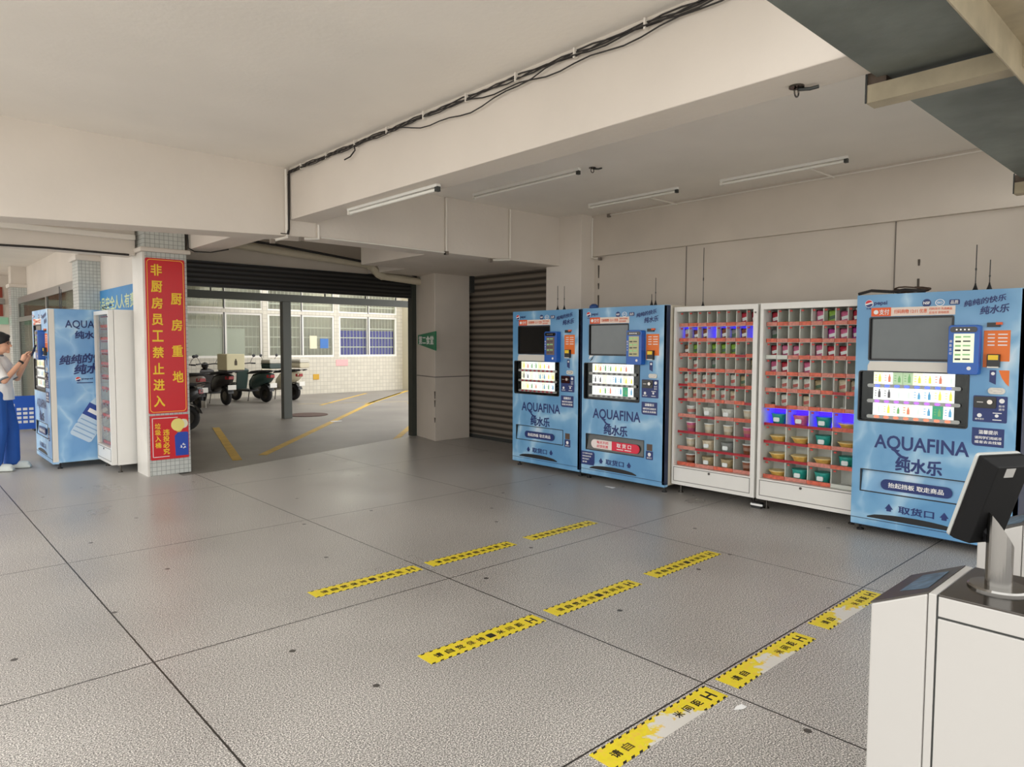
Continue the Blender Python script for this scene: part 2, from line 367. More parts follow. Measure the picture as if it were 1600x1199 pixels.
struct('ceiling', MB().box(-0.7, 7.6, 1.0, 22, ZC, ZC+0.15), m_ceil)
# beams
struct('trim_1', MB().box(3.07, 3.345, 1.0, 6.6, 2.775, ZC+0.01), m_paint, 0.006)
b1 = MB(); zl = 2.455
b1.hexa([(-0.7, 6.6, zl), (3.35, 6.6, 2.63), (3.35, 6.95, 2.63), (-0.7, 6.95, zl)], [(-0.7, 6.6, ZC+.01), (3.35, 6.6, ZC+.01), (3.35, 6.95, ZC+.01), (-0.7, 6.95, ZC+.01)])
struct('trim_2', b1, m_paint, 0.006)
struct('trim_3', MB().box(3.35, 6.96, 6.6, 6.9, 2.63, ZC+.01), m_paint, 0.006)
struct('trim_4', MB().box(2.80, 3.12, 6.9, 9.0, 2.67, ZC+.01), m_paint, 0.006)
struct('trim_5', MB().box(5.10, 7.5, 6.9, 8.7, 2.67, ZC+.01).box(5.85, 7.5, 8.7, 9.9, 2.67, ZC+.01), m_paint, 0.006)
struct('trim_6', MB().box(-0.7, 2.27, 8.95, 9.25, 2.57, ZC+.01), m_paint, 0.006)
struct('trim_7', MB().box(-0.7, 2.26, 8.88, 8.95, 2.74, 2.80), m_cond, 0.01)
# right wall: lower panels and band above
wr = struct('wall_right', MB().box(7.22, 7.4, -4, 6.3, 0, 2.74), m_wallp)
struct('trim_8', MB().box(7.17, 7.4, -4, 6.3, 2.735, ZC+.01), m_wallp, 0.004)
for i, y in enumerate((2.43, 4.75)):
    struct('trim_%d' % (9+i), MB().box(7.213, 7.222, y-0.005, y+0.005, 0, 2.735), _mats['groove_gray'] if 'groove_gray' in _mats else M('groove_gray', (120, 112, 104), 0.7))
struct('pillar', MB().box(6.95, 7.4, 6.2, 6.85, 0, ZC+.01), m_paint, 0.008)
struct('wall_shutter_side', MB().box(7.36, 7.6, 6.8, 9.75, 0, ZC), m_wallp)
# column with the canteen sign, stained at the foot
struct('pillar', MB().hexa([(6.53, 8.9, 0), (7.24, 8.9, 0), (7.24, 9.76, 0), (6.73, 9.76, 0)], [(6.53, 8.9, 2.68), (7.24, 8.9, 2.68), (7.24, 9.76, 2.68), (6.73, 9.76, 2.68)]), m_wallp, 0.01)
struct('trim_11', MB().hexa([(6.524, 8.893, 1.02), (7.245, 8.893, 1.02), (7.245, 9.76, 1.02), (6.722, 9.76, 1.02)], [(6.524, 8.893, 1.035), (7.245, 8.893, 1.035), (7.245, 9.76, 1.035), (6.722, 9.76, 1.035)]), M('groove_gray', (120, 112, 104), 0.7))
m_chip = M('chipped_edge', (84, 76, 68), 0.9)
def chips(name, x, y, spans, wd):
    m = MB()
    for i_, (za, zb) in enumerate(spans): m.hexa([(x-.004, y-wd, za), (x+.004, y-wd*.3, za), (x+.004, y+wd, za), (x-.004, y+wd*.4, za)], [(x-.004, y-wd*.5, zb), (x+.004, y-wd, zb), (x+.004, y+wd*.6, zb), (x-.004, y+wd, zb)])
    struct(name, m, m_chip)
chips('trim_30', 6.532, 8.905, ((.55, .66), (.68, .80), (.30, .38)), .014)
chips('trim_31', 7.218, 6.12, ((2.05, 2.22), (2.3, 2.38), (2.45, 2.62)), .012)
chips('trim_32', 7.218, 2.22, ((2.0, 2.18), (2.3, 2.36)), .010)
# header wall above the raised shutter, and the corridor wall behind the tiled pillar
struct('wall_back', MB().box(2.7, 7.4, 9.76, 9.95, 2.60, ZC), m_wallp)
struct('wall_corridor', MB().box(2.6, 2.75, 9.1, 22, 0, ZC), m_paint)
struct('wall_far', MB().box(-9, 2.75, 22, 22.2, 0, ZC), m_paint)
# tiled pillar
pt = struct('pillar', MB().box(2.29, 2.76, 8.72, 9.13, 0, 2.60), m_tileW)
struct('side_facing', MB().box(2.28, 2.292, 8.715, 9.135, 0, 2.595), m_marble, parent=pt)
struct('edge_strip', MB().box(2.285, 2.305, 8.712, 8.722, 0, 2.595), m_marble, parent=pt)
struct('cap_moulding', MB().box(2.25, 2.80, 8.68, 9.17, 2.60, 2.65), m_paint, 0.012, parent=pt)
struct('neck', MB().box(2.30, 2.75, 8.73, 9.13, 2.65, ZC), m_tileW, parent=pt)
for y in (12.2, 19.2):
    p2 = struct('pillar', MB().box(2.30, 2.62, y, y+0.4, 0, 2.86), m_tileW)
    struct('cap_moulding', MB().box(2.26, 2.62, y-0.04, y+0.44, 2.80, 2.88), m_paint, 0.01, parent=p2)
    struct('neck', MB().box(2.31, 2.62, y+.01, y+0.39, 2.88, ZC), m_paint, parent=p2)

# rolled-up dark shutter in the wide opening
m_shut = stripes('shutter_dark', (24, 24, 25), (58, 56, 54), 5.0, 2, 0.4, 0.2)
m_shut2 = stripes('shutter_gray', (62, 56, 50), (126, 116, 104), 3.1, 2, 0.5, 0.2, 1.0)
d1 = struct('door_1', MB().box(2.78, 6.70, 9.70, 9.755, 2.335, 2.66), m_shut)
struct('bottom_bar', MB().box(2.78, 6.70, 9.69, 9.765, 2.315, 2.345), m_black, parent=d1)
struct('side_rail', MB().box(6.62, 6.72, 9.66, 9.78, 0, 2.55), M('rail_green_black', (52, 56, 50), 0.5), parent=d1)
for x in (3.6, 4.5, 5.3, 6.2):
    struct('hanger_rod', MB().cyl((x, 9.74, 2.05), (x, 9.74, 2.30), 0.008, n=6), m_black, parent=d1) if False else None
d2 = struct('door_2', MB().box(7.31, 7.34, 6.7, 9.02, 0.02, 2.72), m_shut2)
struct('side_rail', MB().box(7.27, 7.345, 8.99, 9.07, 0, 2.70), M('rail_brown', (70, 58, 50), 0.5), parent=d2)
struct('roll_box', MB().box(7.24, 7.345, 8.86, 9.07, 2.40, 2.72), m_dkgray, parent=d2)
struct('bottom_bar', MB().box(7.295, 7.345, 6.7, 9.0, 0.0, 0.06), m_dkgray, parent=d2)

# ------------------------------------------------------------------ steel canopy outside the open front
m_sheet = M('canopy_sheet', (124, 130, 124), 0.6, var=0.35, vscale=3, bump=0.5, bscale=8)
cs = MB()
n = 90
for i in range(n):
    x0 = 1.9+i*0.09
    cs.hexa([(x0, -0.6, 2.765), (x0+.09, -0.6, 2.765), (x0+.09, 1.24, 2.765), (x0, 1.24, 2.765)], [(x0, -0.6, 2.772), (x0+.09, -0.6, 2.772), (x0+.09, 1.24, 2.772), (x0, 1.24, 2.772)])
    cs.box(x0+.03, x0+.06, -0.6, 1.24, 2.772, 2.80)
cano = thing('canopy_roof', 'dark weathered sheet metal canopy over the open front of the hall', 'canopy', (0, 0, 0))
cs.build('roof_sheet', m_sheet, cano)
m_purl = M('purlin_paint', (176, 164, 138), 0.55, var=0.2, vscale=8)
for x in (3.37, 6.12):
    pu = MB(); pu.box(x, x+0.10, -0.6, 1.28, 2.655, 2.66).box(x, x+0.006, -0.6, 1.28, 2.66, 2.725).box(x, x+0.10, -0.6, 1.28, 2.725, 2.735)
    pu.build('purlin', m_purl, cano)
    MB().box(x+0.01, x+0.09, 1.20, 1.28, 2.735, 2.79).build('bracket', M('bracket_rust', (96, 82, 70), 0.7, var=0.3, vscale=20), cano)
    MB().box(x-0.004, x+0.004, 1.276, 1.284, 2.655, 2.80).build('end_plate', m_dkgray, cano)
MB().box(2.2, 9.6, 0.58, 0.70, 2.735, 2.765).box(2.2, 9.6, 0.695, 0.70, 2.60, 2.765).build('cross_rail', m_purl, cano)

# ------------------------------------------------------------------ parking lane, its light roof and frame, and the building behind
struct('roof_lane', MB().box(2.76, 9.6, 9.96, 13.75, 2.95, 3.02), m_wallp)
fr = thing('steel_frame', 'gray steel gate frame with one slim post standing in the parking lane', 'frame', (6.3, 13.8, -0.012))
m_fr = M('frame_gray_green', (88, 92, 88), 0.45)
MB().box(-3.5, 3.4, -0.05, 0.05, 2.43, 2.58).build('header', m_fr, fr, 0.004)
MB().box(-0.09, 0.09, -0.07, 0.07, 0, 2.43).build('post', m_fr, fr, 0.006)
for x in (-2.6, -1.5, 0.9, 1.9, 2.7):
    MB().box(x-0.012, x+0.012, -0.012, 0.012, 2.58, 2.97).build('hanger', m_dkgray, fr)

fy = 20.0
holes = []
MODS = [(3.82, 6.15), (6.15, 8.48), (8.48, 10.81), (10.81, 13.14)]
for a, b in MODS: holes += [(a+0.1, b-0.06, 1.14, 2.44), (a+0.1, b-0.06, 2.54, 3.4)]
struct('wall_facade', MB().panel(2.76, 13.4, -0.02, 4.6, holes, fy, fy+0.2), m_tileF)
struct('pillar', MB().box(13.3, 13.9, fy-0.5, fy+0.3, -0.02, 4.6), M('facade_beige', (196, 188, 164), 0.7))
struct('wall_return', MB().box(13.9, 22, fy+0.9, fy+1.1, -0.02, 4.6), m_white)
m_fw = M('window_frame_white', (235, 232, 224), 0.4)
m_in = M('interior_wall', (206, 202, 192), 0.8, var=0.1, vscale=1.0)
m_pane = glass('window_pane', (243, 246, 242), 0.35, 0.02)
m_vio = M('violet_blind', (84, 80, 176), 0.6)
m_frost = M('frosted_film', (214, 212, 202), 0.6)
struct('wall_room_back', MB().box(2.76, 13.4, fy+2.4, fy+2.5, 0, 3.6), m_in)
struct('ceiling_room', MB().box(2.76, 13.4, fy+0.2, fy+2.5, 3.5, 3.6), m_in)
struct('wall_room_side', MB().box(13.25, 13.4, fy+0.2, fy+2.5, 0, 3.6), m_in)
struct('floor_room', MB().box(2.76, 13.4, fy+0.2, fy+2.5, -0.1, 0.0), m_in)
for i, (a, b) in enumerate(MODS):
    mid = (a+b)/2+0.02; x0, x1 = a+0.1, b-0.06
    wf = MB(); wf.panel(x0, x1, 1.14, 2.44, [(x0+.06, mid-.05, 1.20, 2.38), (mid+.05, x1-.06, 1.20, 2.38)], fy+0.02, fy+0.10)
    wf.panel(x0, x1, 2.54, 3.4, [(x0+.03, mid-.025, 2.58, 3.36), (mid+.025, x1-.03, 2.58, 3.36)], fy+0.02, fy+0.10)
    wo = struct('window_%d' % (i+1), wf, m_fw)
    struct('pane', MB().box(x0+.03, x1-.03, fy+0.055, fy+0.06, 1.16, 2.40).box(x0+.02, x1-.02, fy+0.055, fy+0.06, 2.56, 3.38), m_pane, parent=wo)
    gr = MB()
    k = x0+0.12
    while k < x1: gr.cyl((k, fy+0.16, 1.16), (k, fy+0.16, 3.36), 0.008, n=6); k += 0.12
    for z in (1.45, 1.75, 2.05, 2.75, 3.0): gr.box(x0, x1, fy+0.15, fy+0.17, z-0.015, z+0.015)
    struct('grille', gr, m_fw, parent=wo)
    struct('mullion', MB().box(mid-0.03, mid-0.005, fy+0.005, fy+0.03, 1.2, 3.4), m_dkgray, parent=wo)
    if i == 3:
        struct('blind', MB().box(x0+.03, x1-.03, fy+0.19, fy+0.195, 1.16, 1.98), m_vio, parent=wo)
    if i in (0, 1):
        struct('frosted_film', MB().box(x0+.06, x1-.5 if i == 1 else x1-.06, fy+0.065, fy+0.07, 1.20, 1.98), m_frost, parent=wo)
# room lamps behind the windows
for x in (4.0, 7.6, 11.8):
    t = thing('room_lamp', 'lit tube lamp inside the room behind the far windows', 'lamp', (x, fy+1.2, 3.42), 0, 'tube lamps inside the far room')
    MB().cyl((-0.6, 0, 0), (0.6, 0, 0), 0.02, n=8).build('tube', M('lamp_tube_lit', (255, 250, 235), 0.4, emit=34), t)
    MB().box(-0.62, 0.62, -0.03, 0.03, 0.02, 0.08).build('batten', m_white, t)

def notice(name, label, x, z, w_, h_, mat, cat='notice', dy=0):
    return tag(MB().box(x-w_/2, x+w_/2, fy-0.012+dy, fy-0.001+dy, z-h_/2, z+h_/2).build(name, mat), label, cat)
notice('paper_notice', 'pink paper sheet pasted under the violet window sill', 11.0, 0.95, 0.42, 0.2, M('pink_paper', (240, 180, 180), 0.7))
notice('warning_sticker', 'small yellow sticker on the tiled wall below the windows', 10.1, 0.52, 0.2, 0.17, M('yellow_paper', (206, 160, 50), 0.6))
notice('paper_notice', 'cream paper notice taped inside a far window pane', 10.05, 1.60, 0.24, 0.40, M('cream_paper', (232, 226, 196), 0.7), dy=0.062)
notice('paper_notice', 'blue notice beside a cream one in a far window', 10.42, 1.56, 0.28, 0.3, M('blue_paper', (70, 120, 190), 0.6), dy=0.062)

# painted lines and marks on the lane
m_yl = M('road_yellow', (206, 168, 62), 0.6, var=0.2, vscale=6)
m_wl = M('road_faded', (176, 162, 132), 0.7, var=0.2, vscale=6)
def strip(p, q, wd, mat, name):
    p, q = Vector((*p, 0)), Vector((*q, 0)); d = (q-p).normalized(); s = Vector((-d.y, d.x, 0))*wd/2
    z0, z1 = -0.012, -0.008
    m = MB(); m.hexa([(p-s)+Vector((0,0,z0)), (p+s)+Vector((0,0,z0)), (q+s)+Vector((0,0,z0)), (q-s)+Vector((0,0,z0))], [(p-s)+Vector((0,0,z1)), (p+s)+Vector((0,0,z1)), (q+s)+Vector((0,0,z1)), (q-s)+Vector((0,0,z1))])
    return struct(name, m, mat)
strip((3.52, 9.25), (4.6, 13.1), 0.12, m_yl, 'trim_12')
strip((3.95, 9.45), (9.8, 16.15), 0.12, m_yl, 'trim_13'); strip((9.8, 16.15), (13.1, 19.4), 0.12, m_yl, 'trim_14')
strip((6.25, 9.6), (7.6, 11.1), 0.1, m_yl, 'trim_15')
strip((8.0, 16.9), (13.6, 14.4), 0.09, m_wl, 'trim_16')
for i, x in enumerate((9.2, 10.2, 11.2, 12.2)): strip((x-0.9, 16.2-i*0.5), (x+2.2, 19.2-i*0.45), 0.08, m_yl, 'trim_%d' % (17+i))

# ------------------------------------------------------------------ vending machines
m_screen = M('screen_dark', (52, 54, 56), 0.14)
m_card = [M('drink_card_white', (250, 250, 246), 0.4, emit=0.31), M('drink_card_cream', (246, 240, 214), 0.4, emit=0.29), M('drink_card_green', (176, 196, 160), 0.4, emit=0.24), M('drink_card_teal', (62, 156, 120), 0.4, emit=0.20)]
m_pic = [M('picture_yellow', (226, 220, 90), 0.5, emit=0.24), M('picture_blue', (96, 160, 200), 0.5, emit=0.20), M('picture_dark', (96, 92, 96), 0.5, emit=0.07), M('picture_red', (222, 130, 104), 0.5, emit=0.20), M('picture_green', (120, 170, 110), 0.5, emit=0.20), M('picture_pale', (214, 224, 214), 0.5, emit=0.27)]
m_rail = M('button_rail_gray', (186, 184, 180), 0.4)
m_btn = {'blue': M('button_blue', (80, 100, 220), 0.3, emit=0.6), 'violet': M('button_violet', (150, 90, 190), 0.3, emit=0.6), 'orange': M('button_orange', (226, 120, 90), 0.3, emit=0.4), 'gray': M('button_gray', (110, 108, 112), 0.4), 'red': M('button_darkred', (170, 70, 80), 0.4)}
m_pois = M('poster_strip', (238, 220, 206), 0.5)
m_tscr = {'light': M('pay_screen_light', (196, 206, 176), 0.2, emit=0.35), 'dark': M('pay_screen_dim', (104, 88, 84), 0.2, emit=0.1), 'tan': M('pay_screen_tan', (150, 146, 104), 0.2, emit=0.15)}
m_flapd = M('dark_flap', (70, 74, 70), 0.25)
m_pinkred = M('pill_red', (222, 44, 70), 0.4)
m_pinkwh = M('pill_white', (240, 228, 222), 0.4)
m_slot = M('slot_black', (18, 18, 20), 0.5)
m_coin = M('steel_button', (196, 190, 182), 0.2, metal=0.8)
m_orange2 = M('tag_orange', (232, 96, 40), 0.5)

def bottle_pts(cx, z0, h, w_):
    p = [(-.5, 0), (.5, 0), (.5, .55), (.42, .68), (.2, .82), (.2, 1), (-.2, 1), (-.2, .82), (-.42, .68), (-.5, .55)]
    return [(cx+a*w_, z0+b*h) for a, b in p]
def arrow(cx, cz, s):
    return [(cx-.28*s, cz-.5*s), (cx+.28*s, cz-.5*s), (cx+.28*s, cz-.2*s), (cx+.5*s, cz-.2*s), (cx, cz+.5*s), (cx-.5*s, cz-.2*s), (cx-.28*s, cz-.2*s)]
def globe(parent, cx, cz, r, y):
    a = MB(); b = MB(); c = MB()
    N = 16
    def wave(x, k): return k*r+0.18*r*math.sin(x/r*2.2)
    def band(m, lo, hi):
        xs = [-r+2*r*i/N for i in range(N+1)]
        up = [(cx+x, cz+max(-math.sqrt(max(0, r*r-x*x)), min(math.sqrt(max(0, r*r-x*x)), hi(x)))) for x in xs]
        dn = [(cx+x, cz+max(-math.sqrt(max(0, r*r-x*x)), min(math.sqrt(max(0, r*r-x*x)), lo(x)))) for x in xs]
        m.poly(dn+up[::-1], y-0.001, y)
    band(a, lambda x: wave(x, .22), lambda x: r); band(b, lambda x: wave(x, -.18), lambda x: wave(x, .22)); band(c, lambda x: -r, lambda x: wave(x, -.18))
    a.build('logo_red', m_red, parent); b.build('logo_white', m_wprint, parent); c.build('logo_blue', m_navy, parent)

def vending(loc, label, o):
    W = o.get('W', 1.15); H = 1.965; D = o.get('D', 0.93)
    t = thing('vending_machine', label, 'vending machine', loc, -PI/2, 'blue drink vending machines')
    wat = o.get('water', m_water)
    scr = (0.106, o['scr1'], 1.435, 1.778); win = (0.036, 0.815, 0.935, 1.341); flap = (0.07, 0.885, 0.35, 0.53)
    MB().box(0.0, W, 0.06, D, 0.075, H).build('cabinet', o.get('side', m_navyd), t, 0.006)
    door = MB(); door.panel(0.0, W, 0.065, H, [scr, win, flap], 0.0, 0.065)
    dr = door.build('door', wat, t, 0.004)
    MB().box(0.0, W, -0.002, 0.0, 0.062, 0.066).box(0.0, W, -0.004, 0.01, 0.118, 0.122).build('kick_seam', m_navyd, t)
    MB().box(W-0.03, W+0.004, 0.0, 0.06, 0.09, H-0.005).build('edge_trim', o.get('trim', m_navyd), t)
    for x, y in ((0.05, 0.08), (W-0.05, 0.08), (0.05, D-0.08), (W-0.05, D-0.08)):
        MB().cyl((x, y, 0.012), (x, y, 0.08), 0.012, n=8).cyl((x, y, 0), (x, y, 0.012), 0.028, n=12).build('foot', m_black, t)
    # advertising screen
    s = MB().box(scr[0], scr[1], 0.012, 0.05, scr[2], scr[3]).build('screen', m_black, t)
    MB().box(scr[0]+0.018, scr[1]-0.012, 0.009, 0.014, scr[2]+0.012, scr[3]-0.012).build('display', o['screen'], s)
    MB().ring(rrect(scr[0]-.006, scr[1]+.006, scr[2]-.006, scr[3]+.006, .015), rrect(scr[0]+.004, scr[1]-.004, scr[2]+.004, scr[3]-.004, .012), -0.006, 0.01).build('bezel', m_black, s)
    # strip over the screen
    st = MB().box(0.114, scr[1]+0.01, -0.003, 0, 1.788, 1.856).build('poster_strip', m_pois, t)
    MB().box(0.114, 0.262, -0.005, -0.003, 1.788, 1.858).build('orange_end', m_orange2, st)
    MB().poly(circ(0.15, 1.822, 0.018), -0.0065, -0.005).build('emblem', m_wprint, st)
    lettering('支付', 0.175, 0.25, 1.80, 1.844, -0.0062, m_wprint, st)
    lettering('扫码购物 12:11 优惠', 0.285, 0.52, 1.806, 1.840, -0.0042, m_orange2, st, 0.01)
    lettering('扫码支付 先选商品', 0.535, scr[1]-0.01, 1.826, 1.846, -0.0042, m_orange2, st, 0.01); lettering('后支付 自动出货', 0.535, scr[1]-0.03, 1.798, 1.818, -0.0042, m_orange2, st, 0.01)
    # header logos
    lg = MB().poly(circ(0.093, 1.893, 0.031), -0.002, 0).build('header_logo', m_wprint, t); globe(lg, 0.093, 1.893, 0.028, -0.002)
    lettering('pepsi', 0.132, 0.232, 1.872, 1.912, -0.002, m_navy, lg, 0.03)
    lettering('百事', 0.072, 0.112, 1.845, 1.862, -0.001, m_navy, lg, 0.02)
    bd = MB().poly(circ(0.515, 1.882, 0.031), -0.002, 0).build('badge', m_navy, t); lettering('NSF', 0.492, 0.538, 1.872, 1.893, -0.003, m_wprint, bd, 0.03)
    bd = MB().ring(circ(0.605, 1.882, 0.032, 24, .026), circ(0.605, 1.882, 0.027, 24, .022), -0.002, 0).build('badge', m_wprint, t); lettering('ISO', 0.587, 0.623, 1.874, 1.890, -0.002, m_wprint, bd, 0.02)
    bd = MB().poly(rrect(0.668, 0.738, 1.862, 1.902, .01), -0.002, 0).build('badge', m_navy, t); lettering('品质', 0.678, 0.728, 1.868, 1.896, -0.003, m_wprint, bd, 0.01)
    sl = lettering('纯纯的快乐', 0.76, 1.03, 1.860, 1.908, -0.002, m_navy, t, 0.035, 0.25, 'slogan', rot=math.radians(9))
    lettering('纯水乐', 0.865, 1.05, 1.788, 1.850, -0.002, m_navy, t, 0.035, 0.25, 'slogan', rot=math.radians(6))
    # panel below the screen
    MB().poly([(0.098, 1.348), (scr[1]-.02, 1.348), (scr[1]-.02, 1.405), (scr[1]-.03, 1.425), (0.115, 1.425), (0.098, 1.39)] if not o.get('peel') else [(0.10, 1.385), (0.115, 1.43), (0.175, 1.43)], -0.004, 0).build('blank_panel', m_offw if not o.get('peel') else m_wprint, t)
    if o.get('peel'): MB().poly([(0.115, 1.36), (0.178, 1.43), (0.15, 1.38)], -0.004, 0).build('blank_panel', m_black, t)
    # payment terminal
    px0, px1 = o['pt'], o['pt']+0.2
    pt_ = MB().poly(rrect(px0, px1, 1.34, 1.706, .018), -0.075, 0).build('payment_terminal', m_bluep, t, 0.004)
    MB().poly(rrect(px0+.012, px1-.015, 1.652, 1.692, .018), -0.079, -0.075).build('camera_bar', m_blackg, pt_)
    for k in range(4): MB().poly(circ(px0+.055+.026*k, 1.672, .006, 10), -0.081, -0.079).build('lens', m_coin, pt_)
    ts = MB().box(px0+.038, px1-.032, -0.079, -0.075, 1.428, 1.642).build('touch_screen', m_tscr[o['ts']], pt_)
    for k in range(6):
        zz = 1.62-k*0.033
        MB().box(px0+.048, px0+.085, -0.0805, -0.079, zz-.009, zz+.004).box(px0+.098, px0+.145, -0.0805, -0.079, zz-.006, zz+.004).build('screen_line', m_dkgray if k % 2 else m_pic[4], ts)
    lettering('刷脸支付', px0+.008, px0+.026, 1.44, 1.46, -0.0765, m_wprint, pt_, 0.01) if False else None
    for k, ch in enumerate('刷脸支付'): lettering(ch, px0+.01, px0+.027, 1.575-k*.03, 1.595-k*.03, -0.0765, m_wprint, pt_, 0.01)
    MB().poly(circ(px1-.06, 1.386, .014, 14), -0.0765, -0.075).build('contactless_mark', m_wprint, pt_)
    # orange poster with steps, reader below
    op = MB().poly([(0.90, 1.395), (0.985, 1.395), (0.985, 1.44), (1.062, 1.44), (1.062, 1.665), (0.90, 1.665)], -0.003, 0).build('orange_poster', m_orange, t)
    for k in range(4): MB().box(0.925, 0.968, -0.0045, -0.003, 1.632-k*.026, 1.64-k*.026).box(0.988, 1.045, -0.0045, -0.003, 1.632-k*.026, 1.64-k*.026).build('text_bar', m_wprint, op)
    MB().box(0.92, 1.0, -0.02, 0, 1.69, 1.722).build('black_tag', m_black, t); MB().box(0.975, 1.012, -0.022, -0.0, 1.706, 1.724).build('red_tag', m_orange2, t)
    rd = MB().box(0.93, 1.008, -0.035, 0, 1.395, 1.492).build('code_reader', m_black, t, 0.004)
    MB().hexa([(0.938, -.037, 1.45), (1.0, -.037, 1.45), (1.0, -.035, 1.45), (.938, -.035, 1.45)], [(0.938, -.037, 1.486), (1.0, -.037, 1.486), (1.0, -.035, 1.486), (.938, -.035, 1.486)]).build('reader_window', m_yel, rd)
    MB().box(0.935, 1.004, -0.04, 0, 1.392, 1.402).build('reader_lip', m_offw, rd)
    tg = MB().poly([(0.945, 1.29), (0.955, 1.285), (0.985, 1.27), (0.985, 1.375), (0.945, 1.375)], -0.003, 0).build('blue_tag', m_navy, t); MB().poly(circ(0.966, 1.35, .012, 14), -0.0045, -0.003).build('tag_mark', m_wprint, tg)
    MB().poly([(1.045, 1.28), (1.065, 1.26), (1.065, 1.375), (1.0, 1.375), (1.02, 1.32)], -0.002, 0).build('orange_corner', m_orange, t) if o.get('ocorner') else None
    # product window
    w_ = MB().box(win[0], win[1], 0.028, 0.06, win[2], win[3]).build('product_window', m_blackg, t)
    MB().ring(rrect(win[0]-.006, win[1]+.006, win[2]-.006, win[3]+.006, .02), rrect(win[0]+.003, win[1]-.003, win[2]+.003, win[3]-.003, .014), -0.005, 0.03).build('window_frame', m_black, w_)
    MB().box(win[0], win[1], 0.004, 0.006, win[2], win[3]).build('window_glass', m_glass, w_)
    cx0, cx1 = 0.14, 0.722; cw = (cx1-cx0)/8
    rows = [(1.236, 1.337), (1.108, 1.212), (0.984, 1.085)]
    R = random.Random(o['seed'])
    for k, (z0, z1) in enumerate(rows):
        for i in range(8):
            cm = m_card[0]
            q = R.random()
            if o['seed'] == 3:
                if k == 0 and i in (2, 3): cm = m_card[2]
                if k == 2 and i == 6: cm = m_card[3]
            elif o['seed'] == 2 and k == 2 and i == 6: cm = m_card[3]
            if cm is m_card[0] and q < 0.3: cm = m_card[1]
            c = MB().box(cx0+i*cw+.001, cx0+(i+1)*cw-.002, 0.018, 0.026, z0, z1).build('product_card', cm, w_)
            pc = m_pic[(0, 3, 4, 4, 0, 0, 3, 5)[i] if k == 0 else (2, 2, 5, 5, 1, 1, 0, 0)[i] if k == 1 else (5, 0, 4, 3, 5, 1, 4, 1)[i]]
            bm_ = MB().poly(bottle_pts(cx0+(i+.66)*cw, z0+.022, (z1-z0)*(.5+.2*R.random()), cw*.26), 0.016, 0.018)
            for g in range(3): bm_.box(cx0+(i+.16)*cw, cx0+(i+.36)*cw, 0.0165, 0.018, z1-.03-g*.02, z1-.024-g*.02)
            bm_.build('drink_picture', pc, c)
    for k, (z, bc) in enumerate(zip((1.226, 1.100, 0.972), o['btn'])):
        rl = MB().poly(rrect(0.098, 0.765, z-.014, z+.014, .013), 0.006, 0.02).build('button_rail', m_rail, w_, label='gray rail with a row of round buttons')
        for i in range(8):
            MB().poly(circ(cx0+(i+.5)*cw, z, .02, 14, .011), 0.0005, 0.008).build('button', m_btn[bc], rl)
    # coin panel
    cp = MB().poly(rrect(0.85, 1.062, 0.992, 1.186, .008), -0.004, 0).build('coin_panel', m_navy, t)
    MB().poly(rrect(0.856, 0.995, 1.095, 1.18, .01), -0.012, -0.004).build('coin_plate', m_blackg, cp)
    MB().box(0.875, 0.915, -0.015, -0.012, 1.135, 1.142).build('coin_slot', m_steel, cp)
    MB().cyl((0.958, -0.012, 1.142), (0.958, -0.026, 1.142), 0.017, n=16).build('return_button', m_coin, cp)
    for (x, z, r) in ((1.028, 1.152, .017), (0.893, 1.04, .015)): MB().poly(circ(x, z, r, 16), -0.0055, -0.004).build('round_mark', m_wprint, cp)
    lettering('投币', 1.01, 1.046, 1.105, 1.122, -0.0048, m_wprint, cp, 0.01); lettering('退币', 1.01, 1.046, 1.082, 1.098, -0.0048, m_wprint, cp, 0.01)
    lettering('硬币纸币', 0.866, 0.922, 1.006, 1.02, -0.0048, m_wprint, cp, 0.01)
    MB().poly(circ(1.0, 1.042, .012, 12), -0.0055, -0.004).build('round_mark', m_wprint, cp)
    for zz in (1.062, 1.012): MB().box(0.975, 1.03, -0.005, -0.004, zz-.003, zz+.003).build('text_bar', m_wprint, cp)
    MB().poly(rrect(0.94, 1.045, 1.2, 1.248, .022), -0.012, 0).build('bill_slot', m_offw, t, 0.003)
    MB().ring(circ(0.992, 1.224, .042, 20, .014), circ(0.992, 1.224, .035, 20, .009), -0.013, -0.012).build('bill_slot_ring', m_steel, t)
    # notice
    nt_ = MB().poly([(0.872, 0.812), (1.05, 0.812), (1.05, 0.947), (0.85, 0.947), (0.85, 0.835), (0.856, 0.82)], -0.003, 0).build('notice_sticker', m_navy, t)
    lettering('温馨提示', 0.892, 1.012, 0.902, 0.932, -0.0035, m_wprint, nt_, 0.03); lettering('请同学们用纸币', 0.868, 1.036, 0.864, 0.886, -0.0035, m_wprint, nt_, 0.03); lettering('或者去去找错', 0.868, 1.036, 0.832, 0.854, -0.0035, m_wprint, nt_, 0.03)
    # brand lettering
    br = lettering('AQUAFINA', 0.168, 0.838, 0.698, 0.83, -0.002, m_navy, t, 0.02, 0, 'brand_lettering')
    tail = MB(); pts = [(0.30, .726), (0.325, .712), (0.35, .684), (0.375, .665), (0.405, .658), (0.425, .661)]
    up = [(x+.003, z+.011) for x, z in pts]; dn = [(x-.003, z-.011) for x, z in pts]
    for i in range(5): tail.poly([dn[i], dn[i+1], up[i+1], up[i]], -0.0022, -0.002)
    tail.build('letter_tail', m_navy, br)
    lettering('纯水乐', 0.332, 0.665, 0.543, 0.662, -0.002, m_navy, t, 0.045, 0, 'brand_lettering')
    # pick-up flap
    MB().box(flap[0], flap[1], 0.045, 0.06, flap[2], flap[3]).build('flap_recess', m_slot, t)
    fm = m_flapd if o.get('redpill') else wat
